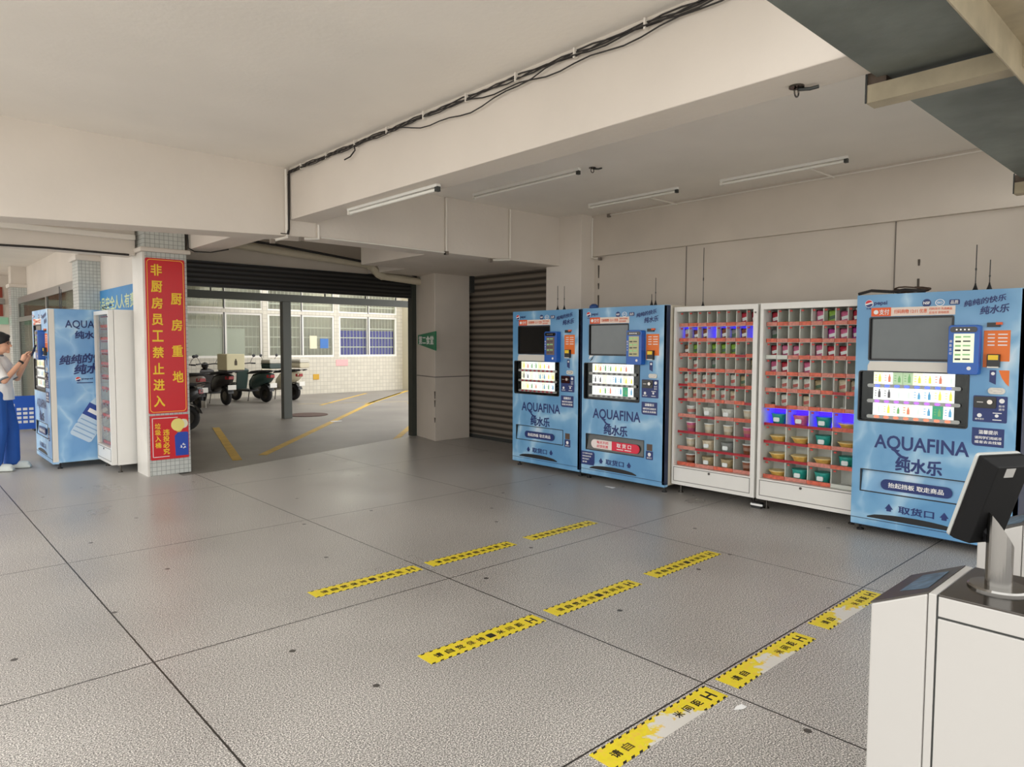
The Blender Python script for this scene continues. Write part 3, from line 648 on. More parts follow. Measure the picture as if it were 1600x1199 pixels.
    fp = MB().hexa([(flap[0]+.004, 0.004, flap[2]+.004), (flap[1]-.004, 0.004, flap[2]+.004), (flap[1]-.004, 0.014, flap[2]+.004), (flap[0]+.004, 0.014, flap[2]+.004)], [(flap[0]+.004, 0.03, flap[3]-.004), (flap[1]-.004, 0.03, flap[3]-.004), (flap[1]-.004, 0.04, flap[3]-.004), (flap[0]+.004, 0.04, flap[3]-.004)]).build('pickup_flap', fm, t)
    MB().ring(rrect(flap[0]-.004, flap[1]+.004, flap[2]-.004, flap[3]+.004, .004), rrect(flap[0]+.003, flap[1]-.003, flap[2]+.003, flap[3]-.003, .003), -0.003, 0.02).build('flap_edge', m_black, t)
    if o.get('redpill'):
        p1 = MB(); a = rrect(0.15, 0.83, 0.375, 0.475, .05, 8)
        MB().poly([(x, z) for x, z in a if x < 0.25]+[(0.45, 0.475), (0.45, 0.375)] if False else [(0.45, .375), (0.45, .475)]+[(0.2+.05*math.cos(q), .425+.05*math.sin(q)) for q in [PI/2+PI*i/10 for i in range(11)]], -0.003, 0.002).build('pill_label', m_pinkwh, fp)
        MB().poly([(0.45, .475), (0.45, .375)]+[(0.78+.05*math.cos(q), .425+.05*math.sin(q)) for q in [-PI/2+PI*i/10 for i in range(11)]], -0.003, 0.002).build('pill_label', m_pinkred, fp)
        lettering('每天不同', 0.235, 0.40, 0.43, 0.464, -0.0035, m_pinkred, fp, 0.02); lettering('好货优惠', 0.235, 0.40, 0.386, 0.42, -0.0035, m_pinkred, fp, 0.02)
        lettering('取 货 口', 0.52, 0.72, 0.415, 0.462, -0.0035, m_wprint, fp, 0.03); MB().box(0.52, 0.61, -0.0035, -0.003, 0.392, 0.4).box(0.63, 0.72, -0.0035, -0.003, 0.392, 0.4).build('text_bar', m_wprint, fp)
    else:
        MB().poly(rrect(0.228, 0.738, 0.382, 0.468, .042, 8), -0.003, 0.004).build('pill_label', m_navy, fp)
        lettering('抬起挡板 取走商品', 0.285, 0.682, 0.404, 0.446, -0.0042, m_wprint, fp, 0.025)
    lettering('取货口', 0.365, 0.622, 0.205, 0.268, -0.002, m_navy, t, 0.035)
    for x in (0.295, 0.69): MB().poly(arrow(x, 0.24, 0.062), -0.002, 0).build('arrow_mark', m_navy, t)
    sl_ = [(0.13, .135)]+[(0.13+.66*i/12, .145+.038*math.sin(PI*min(1, max(0, i/12)))**0.5) for i in range(0, 13)]+[(0.79, .135)]
    MB().poly(sl_, -0.002, 0).build('vent_slot', m_slot, t)
    # coin return
    cr_ = MB().box(0.925, 0.995, -0.004, 0, 0.43, 0.50).build('coin_return', M('coin_return_brown', (86, 66, 52), 0.4), t)
    MB().poly(rrect(0.915, 1.005, 0.335, 0.425, .006), -0.003, 0).build('coin_return_tag', m_navy, t); MB().poly(circ(0.96, 0.39, .02, 16), -0.0045, -0.003).build('round_mark', m_wprint, t)
    lettering('退币口', 0.93, 0.99, 0.345, 0.362, -0.004, m_wprint, t, 0.02)
    if o.get('tag'):
        g = MB().poly([(0.0, 0.17), (0.19, 0.17), (0.20, 0.2), (0.20, 0.305), (0.185, 0.325), (0.0, 0.325)], -0.003, 0).build('notice_sticker', m_navy, t)
        for k, (a, s_) in enumerate(((.15, '公司服务热线'), (.13, '如有故障请'), (.1, '联系我们'), (.07, '谢谢'))): lettering(s_, 0.02, 0.02+a, 0.292-k*.033, 0.31-k*.033, -0.0035, m_wprint, g, 0.02)
    return t

m_sideb = M('beige_side', (206, 198, 180), 0.5)
m_lscr = M('screen_gray', (92, 98, 98), 0.12, var=0.1, vscale=4)
v1 = vending((6.0, 6.50, 0), 'blue drink vending machine standing next to the closed gray shutter', dict(seed=1, scr1=0.655, pt=0.637, ts='dark', screen=m_blackg, btn=('red', 'red', 'red')))
v2 = vending((6.0, 5.32, 0), 'blue drink vending machine with a red and white pill on its dark flap', dict(seed=2, scr1=0.66, pt=0.69, ts='tan', screen=m_lscr, btn=('gray', 'gray', 'gray'), redpill=True, tag=True, side=m_sideb, peel=True))
v3 = vending((6.0, 2.296, 0), 'blue drink vending machine nearest the white turnstile, with coloured buttons', dict(seed=3, scr1=0.70, pt=0.69, ts='light', screen=m_lscr, btn=('blue', 'violet', 'orange'), ocorner=True))
v4 = vending((1.55, 11.10, 0), 'pale blue drink vending machine being used by the boy', dict(seed=4, scr1=0.655, pt=0.69, ts='dark', screen=m_blackg, btn=('gray', 'gray', 'gray'), water=m_waterL, side=m_waterL, trim=m_offw, D=0.9))
# side graphic of the machine used by the boy (its right side faces the hall)
sg = bpy.data.objects.new('side_graphic', None); COL.objects.link(sg); sg.parent = v4; sg.location = (1.155, 0.0, 0); sg.rotation_euler = (0, 0, PI/2)
lettering('AQUAFINA', 0.17, 0.72, 1.72, 1.83, -0.002, m_navy, sg, 0.01, 0, 'brand_lettering')
lettering('纯水乐', 0.27, 0.58, 1.60, 1.70, -0.002, m_navy, sg, 0.04, 0, 'brand_lettering')
lettering('纯纯的快乐', 0.09, 0.70, 1.30, 1.42, -0.002, m_navy, sg, 0.04, 0.25, 'slogan', rot=math.radians(5))
lettering('纯水乐', 0.24, 0.66, 1.17, 1.30, -0.002, m_navy, sg, 0.04, 0.25, 'slogan', rot=math.radians(5))
lg = MB().poly(circ(0.29, 1.10, .03), -0.002, 0).build('side_logo', m_wprint, sg); globe(lg, 0.29, 1.10, .027, -0.003)
lettering('pepsi', 0.33, 0.45, 1.09, 1.115, -0.003, m_navy, lg, 0.02)
MB().box(0.275, 0.45, -0.003, -0.002, 1.05, 1.06).build('text_bar', m_navy, lg)
def rotp(pts, cx, cz, a): return [(cx+(x-cx)*math.cos(a)-(z-cz)*math.sin(a), cz+(x-cx)*math.sin(a)+(z-cz)*math.cos(a)) for x, z in pts]
ba = math.radians(-32)
bt = [(-.13, 0), (-.11, -.02), (.11, -.02), (.13, 0), (.135, .12), (.12, .14), (.135, .16), (.135, .40), (.11, .50), (.05, .60), (.05, .68), (-.05, .68), (-.05, .60), (-.11, .50), (-.135, .40), (-.135, .16), (-.12, .14), (-.135, .12)]
bo = MB().poly(rotp([(0.30+x, 0.38+z) for x, z in bt], 0.30, 0.38, ba), -0.003, 0).build('bottle_picture', M('bottle_pale', (196, 218, 236), 0.4), sg)
MB().poly(rotp([(0.30+x, 0.38+z) for x, z in [(-.136, .26), (.136, .26), (.136, .42), (-.136, .42)]], 0.30, 0.38, ba), -0.005, -0.003).build('bottle_label', M('bottle_label_blue', (38, 70, 150), 0.4), bo)
MB().poly(rotp([(0.30+x, 0.38+z) for x, z in [(-.10, .31), (.10, .31), (.10, .36), (-.10, .36)]], 0.30, 0.38, ba), -0.006, -0.005).build('label_stripe', m_wprint, bo)
for k in range(4): MB().poly(rotp([(0.30+x, 0.38+z) for x, z in [(-.125, .03+.055*k), (.125, .03+.055*k), (.115, .045+.055*k), (-.115, .045+.055*k)]], 0.30, 0.38, ba), -0.004, -0.003).build('bottle_rib', M('bottle_rib_blue', (140, 178, 214), 0.4), bo)

# antennas and odds and ends lying on the machines
def antenna(x, y, z, h, label):
    t = thing('antenna', label, 'antenna', (x, y, z), 0, 'whip antennas on the vending machines')
    MB().lathe([(0.020, 0), (0.020, 0.008), (0.012, 0.03), (0.006, 0.05), (0.006, 0.06)]).build('magnetic_base', m_black, t, smooth=True)
    MB().cyl((0, 0, 0.055), (0, 0, h), 0.0035, n=6).cyl((0, 0, h*0.45), (0, 0, h*0.5), 0.006, n=6).build('whip', m_black, t)
    return t
for y, h, l in ((5.86, .30, 'whip antenna further from the pillar on the machine beside the gray shutter'), (5.75, .29, 'whip antenna nearer the pillar on the machine beside the gray shutter')): antenna(6.15, y, 1.965, h, l)
for y, h, l in ((4.47, .13, 'shorter of the two antennas on the machine with the red pill'), (4.42, .30, 'taller of the two antennas on the machine with the red pill')): antenna(6.15, y, 1.965, h, l)
for y, h, l in ((1.50, .35, 'taller antenna on the machine nearest the turnstile'), (1.41, .23, 'shorter antenna on the machine nearest the turnstile')): antenna(6.15, y, 1.965, h, l)
antenna(6.4, 4.0, 1.945, .62, 'tall antenna rising above the white snack locker beside the red-pill machine')
t = thing('antenna', 'pair of thin antennas on the pale machine used by the boy', 'antenna', (1.75, 10.4, 1.965)); MB().cyl((0, 0, 0), (0, 0, .3), .005, n=6).build('whip', m_black, t); MB().cyl((0, -.1, 0), (0, -.1, .26), .005, n=6).build('whip', m_black, t)
cp = []
for i in range(40): a = i*0.5; cp.append((0.09*math.cos(a)+0.01*math.sin(3*a), 0.12*math.sin(a*0.97), 0.02+0.035*(i/40)+0.012*math.sin(a*1.7)))
tag(MB().tube(cp, 0.006, 6).build('cable_coil', M('cable_brown', (72, 54, 40), 0.6), loc=(6.2, 1.95, 1.965)), 'tangle of brown cable on top of the machine nearest the turnstile', 'cable')
tag(MB().tube([(0, -.25, .012), (0, -.1, .03), (0.02, 0, .02), (0, .15, .035), (0, .25, .012)], 0.012, 8).build('cable_coil', m_cable, loc=(6.03, 2.05, 1.966)), 'dark cable lying on the front edge of the machine nearest the turnstile', 'cable')
tag(MB().lathe([(0.0, 0.05), (0.025, 0.05), (0.05, 0.03), (0.055, 0.0)][::-1]).build('warning_beacon', M('beacon_blue', (30, 70, 130), 0.3), loc=(6.08, 5.22, 1.966), smooth=True), 'small dark blue dome on the machine with the red pill', 'beacon')
tag(MB().tube([(0.05*math.cos(a/3), 0.05*math.sin(a/3), .006+.004*a) for a in range(22)], .005, 6).build('cable_coil', m_cable, loc=(2.15, 9.8, 1.946)), 'small black cable loop on the locker behind the tiled pillar', 'cable')

# ------------------------------------------------------------------ glass snack lockers
m_lk_in = M('locker_interior', (222, 218, 210), 0.5)
m_pricer = M('price_strip_orange', (232, 110, 84), 0.5, var=0.35, vscale=40)
m_priced = M('price_strip_red', (176, 16, 34), 0.4)
m_priceb = M('price_strip_pink', (226, 140, 124), 0.5, var=0.3, vscale=50)
m_bluelit = M('blue_backlight', (52, 24, 255), 0.5, emit=1.1)
def locker(loc, W, label, grid, lit=None, dark=(), D=0.62, white=()):
    t = thing('snack_locker', label, 'snack locker', loc, -PI/2, 'white glass fronted snack lockers')
    H = 1.945; gx0, gx1, gz0, gz1 = grid
    MB().panel(0, W, 0.095, H, [(gx0-.005, gx1+.005, gz0-.005, gz1+.005)], 0.06, D).build('cabinet', m_white, t, 0.003)
    MB().box(gx0-.005, gx1+.005, .28, .292, gz0, gz1).build('back_panel', m_lk_in, t)
    d = MB().panel(0.006, W-.006, 0.10, H-.005, [(gx0, gx1, gz0, gz1)], 0.0, 0.055).build('door', m_white, t, 0.006)
    MB().box(gx0, gx1, 0.02, 0.024, gz0, gz1).build('door_glass', m_glass, d)
    MB().ring(rrect(gx0-.002, gx1+.002, 0.135, 0.285, .003), rrect(gx0+.004, gx1-.004, 0.141, 0.279, .003), -0.002, 0.004).build('panel_seam', M('seam_gray', (120, 118, 112), 0.6), d)
    MB().cyl((W/2-.02, -.006, 0.262), (W/2-.02, 0.0, 0.262), 0.012, n=14).build('panel_lock', m_steeld, d)
    MB().cyl((W-.028, -.006, 1.86), (W-.028, 0.0, 1.86), 0.009, n=12).build('door_lock', m_steeld, d)
    zs = [gz1-0.1535*i for i in range(7)]; n4 = (zs[6]-gz0)/4; zs += [zs[6]-n4*(i+1) for i in range(4)]
    cells = {}
    y0, y1 = 0.075, 0.28
    for r in range(10):
        z1, z0 = zs[r], zs[r+1]; nc = 8 if r < 6 else 4; cw = (gx1-gx0)/nc
        sh = MB().box(gx0-.004, gx1+.004, y0, y1, z0-.002, z0+.008).build('shelf', m_white, t)
        # price strip hanging in front of the shelf, in segments
        for i in range(nc):
            dk = (r, i) in dark; a = gx0+i*cw
            MB().box(a+.002, a+cw-.002, y0-.012, y0-.002, z0+.001, z0+(.026 if dk else .036)).build('price_strip', m_priced if dk else (m_offw if (r, i) in white else (m_pricer if (i+r) % 2 else m_priceb)), sh)
            cells[(r, i)] = (a+cw/2, z0+.009, cw, z1-z0)
        dv = MB()
        for i in range(1, nc): dv.box(gx0+i*cw-.004, gx0+i*cw+.004, y0, y1, z0+.008, z1-.002)
        dv.build('dividers', m_offw, sh, label='white upright dividers between the slots')
        hk = MB()
        for i in range(nc): hk.box(gx0+(i+.1)*cw, gx0+(i+.1)*cw+.022, y0-.004, y0+.004, z1-.026, z1-.012)
        hk.build('slot_numbers', M('number_tag_red', (210, 70, 60), 0.5), sh)
        if lit == r:
            MB().box(gx0, gx1, y1-.012, y1-.007, z0+.01, z1-.004).build('blue_light_panel', m_bluelit, t, label='glowing blue light panel behind one row')
    for x in (0.06, W-.06):
        for y in (0.1, D-.08): MB().cyl((x, y, 0.012), (x, y, 0.10), 0.013, n=8).cyl((x, y, 0), (x, y, .012), .026, n=12).build('foot', m_steeld, t)
    return t, cells
tA, cA = locker((6.1, 4.155, 0), 0.935, 'white snack locker beside the machine with the red pill, one high row lit blue', (0.03, 0.885, 0.298, 1.893), 1,
                {(2, 6), (3, 1), (4, 0), (4, 4), (4, 5), (4, 6), (5, 0), (5, 7), (6, 1), (7, 0), (7, 1), (7, 2), (7, 3), (8, 1), (8, 2), (8, 3)})
tB, cB = locker((6.1, 3.205, 0), 0.90, 'white snack locker beside the machine nearest the turnstile, one low row lit blue', (0.035, 0.875, 0.298, 1.885), 6,
                {(4, 6), (5, 1), (6, 0), (6, 1), (6, 2), (7, 0), (7, 1), (8, 0), (8, 1)}, white={(2, 0), (2, 1), (9, 3)})
tC, cC = locker((2.02, 9.91, 0), 0.73, 'white snack locker seen edge-on beside the tiled pillar', (0.03, 0.685, 0.298, 1.893), None, {(4, 0), (5, 3), (6, 2)}, D=0.52)
tag(MB().box(0, 0.06, -0.05, 0.045, 0, 0.055).build('adapter_box', m_black, loc=(6.12, 3.214, 0)), 'black power adapter on the floor beneath the gap between the snack lockers', 'adapter')
tag(MB().box(-.012, -.002, -0.06, 0.06, 0.028, 0.046).build('white_card', m_wprint, loc=(6.12, 3.2, 0.0)), 'white card leaning on the adapter under the snack lockers', 'card')

snack_cols = {'red': (196, 40, 62), 'pink': (224, 110, 150), 'magenta': (196, 56, 150), 'brown': (150, 86, 58), 'green': (150, 190, 70), 'white': (228, 224, 214), 'cream': (226, 206, 176), 'gray': (150, 148, 144), 'tan': (190, 166, 126), 'teal': (44, 164, 150), 'yellow': (240, 190, 96), 'dark': (62, 72, 62)}
_bag = {}
def bag_mesh(h):
    v = []; f = []; nx, nz = 6, 8
    for side in (-1, 1):
        for k in range(nz+1):
            for i in range(nx+1):
                u, q = i/nx*2-1, k/nz*2-1
                th = max(0, (1-abs(u)**2.5))*max(0, (1-abs(q)**4))*0.5
                wob = 0.04*math.sin(5*u+3*q+side)
                v.append((u*0.5*(1-0.08*(1-abs(q))), side*(th*0.42+(0.03*abs(wob) if th > .1 else 0)), (q+1)/2))
        o = 0 if side < 0 else (nx+1)*(nz+1)
        for k in range(nz):
            for i in range(nx): a = o+k*(nx+1)+i; f.append((a, a+1, a+nx+2, a+nx+1))
    return v, f
BV, BF = bag_mesh(1)
def word(n): return ['first', 'second', 'third', 'fourth', 'fifth', 'sixth', 'seventh', 'eighth', 'ninth', 'bottom'][n]
RR = random.Random(5)
def snack(root, cells, key, kind, col, lname, gname):
    x, z, cw, ch = cells[key]; c = snack_cols[col]
    r, i = key
    rown = ['top', 'second', 'third', 'fourth', 'fifth', 'sixth', 'seventh', 'eighth', 'ninth', 'bottom'][r]
    M4 = Matrix.Translation(root.location) @ Matrix.Rotation(-PI/2, 4, 'Z')
    p = M4 @ Vector((x, 0.155, z))
    m = M('snack_'+col, c, 0.35, var=0.25, vscale=30)
    pos = f'{word(i)} slot, {rown} row, {lname}'
    if kind == 'bag':
        bw, bh = cw*0.9, min(ch-.026, 0.13)*(0.88+0.12*RR.random())
        o = MB().add([(a*bw, b*bw*0.8, d*bh) for a, b, d in BV], BF).build('snack_bag', m, smooth=True)
        o.location = p; o.rotation_euler = (0, RR.uniform(-.12, .12)*0, -PI/2)
        tag(o, f'{col} snack bag in {pos}', 'snack bag', gname)
        s_ = MB().poly([(-bw*.25, bh*.3), (bw*.3, bh*.42), (bw*.25, bh*.66), (-bw*.3, bh*.55)], -bw*.205, -bw*.17).build('label_panel', m_wprint if col in ('red', 'magenta', 'brown', 'pink') else M('snack_print_'+('red' if col in ('white', 'cream') else 'dark'), (190, 90, 80) if col in ('white', 'cream') else (70, 100, 70), 0.4), o)
    elif kind == 'low':
        o = MB().add([(a*cw*.62, b*cw*.5, d*.035) for a, b, d in BV], BF).build('snack_packet', m, smooth=True); o.location = p; o.rotation_euler = (0, 0, -PI/2)
        tag(o, f'{col} packet lying in {pos}', 'snack packet', gname)
    elif kind == 'cup':
        R_ = min(0.052, cw*.3)
        o = thing('noodle_cup', f'{col} noodle cup in {pos}', 'noodle cup', p, -PI/2, gname)
        hh = 0.105
        MB().lathe([(R_*.74, 0), (R_*.95, hh*.85), (R_, hh)], n=20).build('cup', m, o, smooth=True)
        MB().lathe([(R_*1.04, hh-.004), (R_*1.04, hh+.004), (0.0, hh+.006)], n=20).build('lid', m_wprint, o)
        MB().lathe([(R_*.865, hh*.42), (R_*.925, hh*.72)], n=20).build('wrapper', M('cup_wrap_'+col, tuple(min(255, int(v*.6+80)) for v in c), 0.4) if col != 'white' else M('cup_wrap_pink', (196, 120, 110), 0.4), o)
    elif kind == 'tub':
        R_ = 0.07
        o = thing('noodle_tub', f'{col} noodle tub in {pos}', 'noodle tub', p, -PI/2, gname)
        MB().lathe([(R_*.78, 0), (R_*.96, .085), (R_, .1)], n=20).build('tub', m, o, smooth=True)
        MB().lathe([(R_*1.05, .096), (R_*1.05, .104), (0.0, .106)], n=20).build('lid', m, o)
        MB().poly(rrect(-.028, .028, .03, .07, .01), -R_*.93, -R_*.8).build('label_panel', m_wprint, o)
    elif kind == 'bowl':
        R_ = 0.082
        o = thing('noodle_bowl', f'{col} noodle bowl in {pos}', 'noodle bowl', p, -PI/2, gname)
        MB().lathe([(R_*.55, 0), (R_*.62, .008), (R_*.92, .052), (R_, .06)], n=22).build('bowl', m, o, smooth=True)
        MB().lathe([(R_*1.04, .058), (R_*1.04, .064), (0.0, .068)], n=22).build('lid', M('bowl_lid', (244, 214, 150), 0.4), o)
LA, LB = 'locker by the red-pill machine', 'locker by the turnstile-side machine'
GA, GB = 'snacks in the locker by the red-pill machine', 'snacks in the locker by the turnstile-side machine'
A = {0: [(0, 'low', 'gray'), (1, 'low', 'tan'), (2, 'low', 'white'), (3, 'low', 'gray'), (6, 'bag', 'red'), (7, 'bag', 'red')],
     1: [(0, 'bag', 'white'), (1, 'bag', 'brown'), (2, 'bag', 'brown'), (4, 'bag', 'brown'), (5, 'bag', 'gray'), (6, 'bag', 'brown')],
     2: [(0, 'bag', 'brown'), (1, 'bag', 'green'), (3, 'bag', 'green'), (4, 'bag', 'green'), (5, 'bag', 'green'), (6, 'low', 'gray')],
     3: [(1, 'bag', 'white'), (2, 'low', 'gray'), (3, 'bag', 'gray'), (7, 'bag', 'tan')],
     4: [(0, 'bag', 'white'), (1, 'bag', 'white'), (2, 'bag', 'white'), (3, 'bag', 'white'), (5, 'bag', 'white'), (6, 'bag', 'tan')],
     5: [(i, 'bag', 'cream' if i % 2 else 'white') for i in range(6)],
     6: [(0, 'cup', 'white'), (1, 'tub', 'white'), (2, 'tub', 'white'), (3, 'cup', 'cream')],
     7: [(0, 'cup', 'pink'), (1, 'cup', 'cream'), (2, 'cup', 'cream'), (3, 'cup', 'pink')],
     8: [(0, 'cup', 'cream'), (1, 'tub', 'cream'), (2, 'tub', 'gray'), (3, 'cup', 'brown')],
     9: [(0, 'cup', 'brown'), (1, 'tub', 'tan'), (2, 'tub', 'tan'), (3, 'cup', 'brown')]}
B = {0: [(0, 'bag', 'red'), (1, 'low', 'green'), (2, 'low', 'green'), (3, 'low', 'green'), (4, 'bag', 'pink'), (5, 'bag', 'green'), (6, 'bag', 'pink'), (7, 'bag', 'red')],
     1: [(0, 'bag', 'gray'), (4, 'low', 'dark'), (5, 'bag', 'magenta'), (6, 'bag', 'pink'), (7, 'bag', 'magenta')],
     2: [(0, 'bag', 'red'), (1, 'bag', 'pink'), (2, 'bag', 'pink'), (3, 'low', 'pink'), (4, 'bag', 'pink'), (5, 'bag', 'red'), (6, 'bag', 'red')],
     3: [(0, 'bag', 'pink'), (1, 'bag', 'red'), (3, 'bag', 'pink')],
     4: [(0, 'low', 'gray'), (1, 'bag', 'white'), (2, 'bag', 'white'), (3, 'bag', 'white'), (4, 'bag', 'tan'), (6, 'bag', 'cream'), (7, 'bag', 'cream')],
     5: [(0, 'low', 'dark'), (1, 'bag', 'white'), (3, 'bag', 'cream'), (4, 'low', 'gray'), (6, 'low', 'white')],
     6: [(0, 'tub', 'teal'), (1, 'tub', 'pink'), (2, 'tub', 'teal'), (3, 'bowl', 'yellow')],
     7: [(0, 'bowl', 'yellow'), (1, 'bowl', 'yellow'), (2, 'tub', 'teal'), (3, 'bowl', 'yellow')],
     8: [(0, 'bowl', 'yellow'), (1, 'bowl', 'yellow'), (2, 'bowl', 'yellow'), (3, 'tub', 'teal')],
     9: [(0, 'bowl', 'yellow'), (1, 'tub', 'teal'), (2, 'tub', 'teal')]}
for r, l in A.items():
    for i, k, c in l: snack(tA, cA, (r, i), k, c, LA, GA)
for r, l in B.items():
    for i, k, c in l: snack(tB, cB, (r, i), k, c, LB, GB)
for r, i, k, c in ((1, 7, 'bag', 'red'), (4, 7, 'bag', 'pink'), (4, 6, 'bag', 'red'), (7, 3, 'cup', 'cream'), (6, 3, 'cup', 'pink'), (8, 3, 'tub', 'tan')): snack(tC, cC, (r, i), k, c, 'edge-on locker', 'snacks in the edge-on locker')

# ------------------------------------------------------------------ signs
m_goldline = M('sign_line', (250, 196, 60), 0.4)
s1 = thing('warning_sign', 'tall red sign with yellow characters on the tiled pillar', 'sign', (2.305, 8.712, 0.73))
Wd, Hd = 0.425, 1.80
MB().poly(rrect(0, Wd, 0, Hd, .02), -0.014, 0).build('board', m_red, s1)
MB().ring(rrect(.014, Wd-.014, .014, Hd-.014, .04, 6), rrect(.020, Wd-.020, .020, Hd-.020, .035, 6), -0.0155, -0.0138).build('border_line', m_goldline, s1)
for k, ch in enumerate('非厨房员工禁止进入'):
    zc = Hd-.135-k*0.190
    lettering(ch, .055, .175, zc-.066, zc+.066, -0.0155, m_yel, s1, 0.035)
for k, ch in enumerate('厨房重地'):
    zc = Hd-.46-k*0.305
    lettering(ch, .265, .385, zc-.068, zc+.068, -0.0155, m_yel, s1, 0.035)
s2 = thing('litter_sign', 'small red sign with a blue bin drawing low on the tiled pillar', 'sign', (2.315, 8.712, 0.185))
Wd, Hd = 0.42, 0.52
MB().poly(rrect(0, Wd, 0, Hd, .01), -0.012, 0).build('board', m_red, s2)
MB().box(.02, .30, -.0135, -.0118, Hd-.035, Hd-.028).box(.02, .027, -.0135, -.0118, .03, Hd-.03).box(.02, .20, -.0135, -.0118, .03, .037).build('border_line', m_wprint, s2)
for k, ch in enumerate('垃圾入桶'): lettering(ch, .048, .112, Hd-.155-k*.075, Hd-.09-k*.075, -0.0135, m_yel, s2, 0.03)
for k, ch in enumerate('违投必究'): lettering(ch, .135, .205, Hd-.235-k*.075, Hd-.165-k*.075, -0.0135, m_yel, s2, 0.03)
MB().poly([(.27, .03), (.415, .03), (.415, .30), (.40, .31), (.30, .31), (.262, .27)], -.014, -.0115).build('bin_drawing', M('bin_blue', (28, 70, 176), 0.4), s2)
ar = MB()
for k in range(3):
    a = 2*PI*k/3+.5
    ar.poly([(.355+.03*math.cos(a+q)*s, .14+.03*math.sin(a+q)*s) for q, s in ((0, 1), (.9, 1), (.9, 1.35), (1.6, .8), (.9, .35), (.9, .62), (0, .62))], -.0155, -.014)
ar.build('recycle_mark', m_wprint, s2)
for x, z, r, c in ((.30, .40, .075, (240, 224, 130)), (.36, .41, .055, (230, 226, 200)), (.27, .42, .03, (120, 170, 200)), (.33, .39, .028, (96, 150, 96)), (.31, .345, .035, (226, 190, 70)), (.385, .44, .025, (226, 150, 80))):
    MB().poly(circ(x, z, r, 18), -.0135-.001*r*20, -.0115).build('litter_drawing', M('litter_%d_%d' % (x*100, z*100), c, 0.5), s2)

# green canteen sign on the column (left face)
s3 = thing('canteen_sign', 'green tapered sign with white characters on the column by the opening', 'sign', (6.515, 8.86, 1.60), -PI/2-math.atan2(.17, .68))
MB().poly([(-0.72, -.05), (0.04, -.15), (0.04, .155), (-0.72, .10)], -0.02, 0.0).build('board', M('sign_green', (16, 116, 76), 0.4), s3)
lettering('第二食堂', -.68, -.03, -.055, .085, -0.0215, m_wprint, s3, 0.03)
# blue banner on the corridor wall
s4 = thing('wall_banner', 'blue banner with pale characters high on the corridor wall behind the lockers', 'banner', (2.595, 11.4, 1.9), -PI/2)
MB().box(-1.25, 1.25, -.012, 0, 0, .45).build('sheet', M('banner_blue', (54, 140, 200), 0.5, var=0.1, vscale=3), s4)
lettering('食品安全人人有责', -1.0, 1.15, .14, .34, -.0135, M('banner_text', (216, 226, 170), 0.5), s4, 0.03)

# ------------------------------------------------------------------ floor stickers
m_ty = worn_yellow('tape_yellow', 0, 0, False)
m_tw = [worn_yellow('tape_worn_a', 0.22, 0.62, True), worn_yellow('tape_worn_b', 0.20, 0.55, True), worn_yellow('tape_worn_c', 0.12, 0.5, True)]
m_tk = M('tape_black', (40, 36, 26), 0.5)
m_tkf = M('tape_black_faded', (110, 92, 40), 0.5)
def tape(x, y, mat, label, faded, L=0.79):
    t = thing('floor_sticker', label, 'floor sticker', (x, y, 0), 0, 'yellow distance stickers on the floor')
    o = MB().box(0, L, 0, .125, 0.0003, 0.0015).build('sheet', mat, t)
    tx = '请自觉保持一米间距'
    for k, ch in enumerate(tx):
        if faded and 2 <= k <= 5: continue
        a = 0.06+k*0.069
        e = lettering(ch, a, a+.045, .038, .082, 0, m_tk if (k*7+len(label)) % 4 else m_tkf, t, 0.02)
        e.rotation_euler = (-PI/2, 0, 0); e.location = (0, 0, .0020)
    MB().box(.70, .712, .03, .09, .0015, .002).box(.742, .754, .03, .09, .0015, .002).box(.712, .742, .055, .065, .0015, .002).build('distance_mark', m_tk, t)
    return t
rows = [('far row', 3.85), ('middle row', 2.66), ('near row', 1.535)]
for ri, (rn, y) in enumerate(rows):
    for ci, x in enumerate((1.93, 2.815, 3.78)):
        cn = ('furthest from the snack lockers', 'in the middle of its row', 'closest to the snack lockers')[ci]
        tape(x, y, m_tw[ci] if ri == 2 else m_ty, (('scuffed yellow floor sticker, row nearest the camera, ' if ri == 2 else 'yellow floor sticker in the %s, ' % rn)+cn), ri == 2)

# litter
def scrap(x, y, pts, mat, label, z=0.0):
    m = MB(); n_ = len(pts)
    m.add([(a, b, 0.002+0.004*(i % 2)) for i, (a, b) in enumerate(pts)]+[(a, b, 0.004+0.004*(i % 2)) for i, (a, b) in enumerate(pts)], [tuple(range(n_-1, -1, -1)), tuple(range(n_, 2*n_))]+[(i, (i+1) % n_, n_+(i+1) % n_, n_+i) for i in range(n_)])
    return tag(m.build('paper_scrap', mat, loc=(x, y, z)), label, 'litter')
scrap(2.66, 1.445, [(-.03, .012), (.0, -.015), (.035, -.012), (.03, .01), (0, .02)], m_wprint, 'torn white paper scrap on the floor beside the worn stickers')
scrap(6.78, 12.6, [(-.12, -.05), (.1, -.08), (.14, .02), (.0, .08), (-.1, .05)], m_wprint, 'crumpled white paper lying beside the yellow line in the lane', -0.012)
scrap(5.83, 4.75, [(-.03, -.06), (.02, -.06), (.02, .06), (-.02, .06)], m_wprint, 'white slip of paper on the floor under the red-pill machine')
tag(MB().lathe([(0.42, 0.0), (0.42, .012), (0.0, .014)], n=24).build('drain_cover', M('rusty_cover', (88, 56, 44), 0.7, var=0.3, vscale=15), loc=(6.95, 14.15, -.012)), 'round rusty drain cover on the lane beside the gray post', 'drain cover')

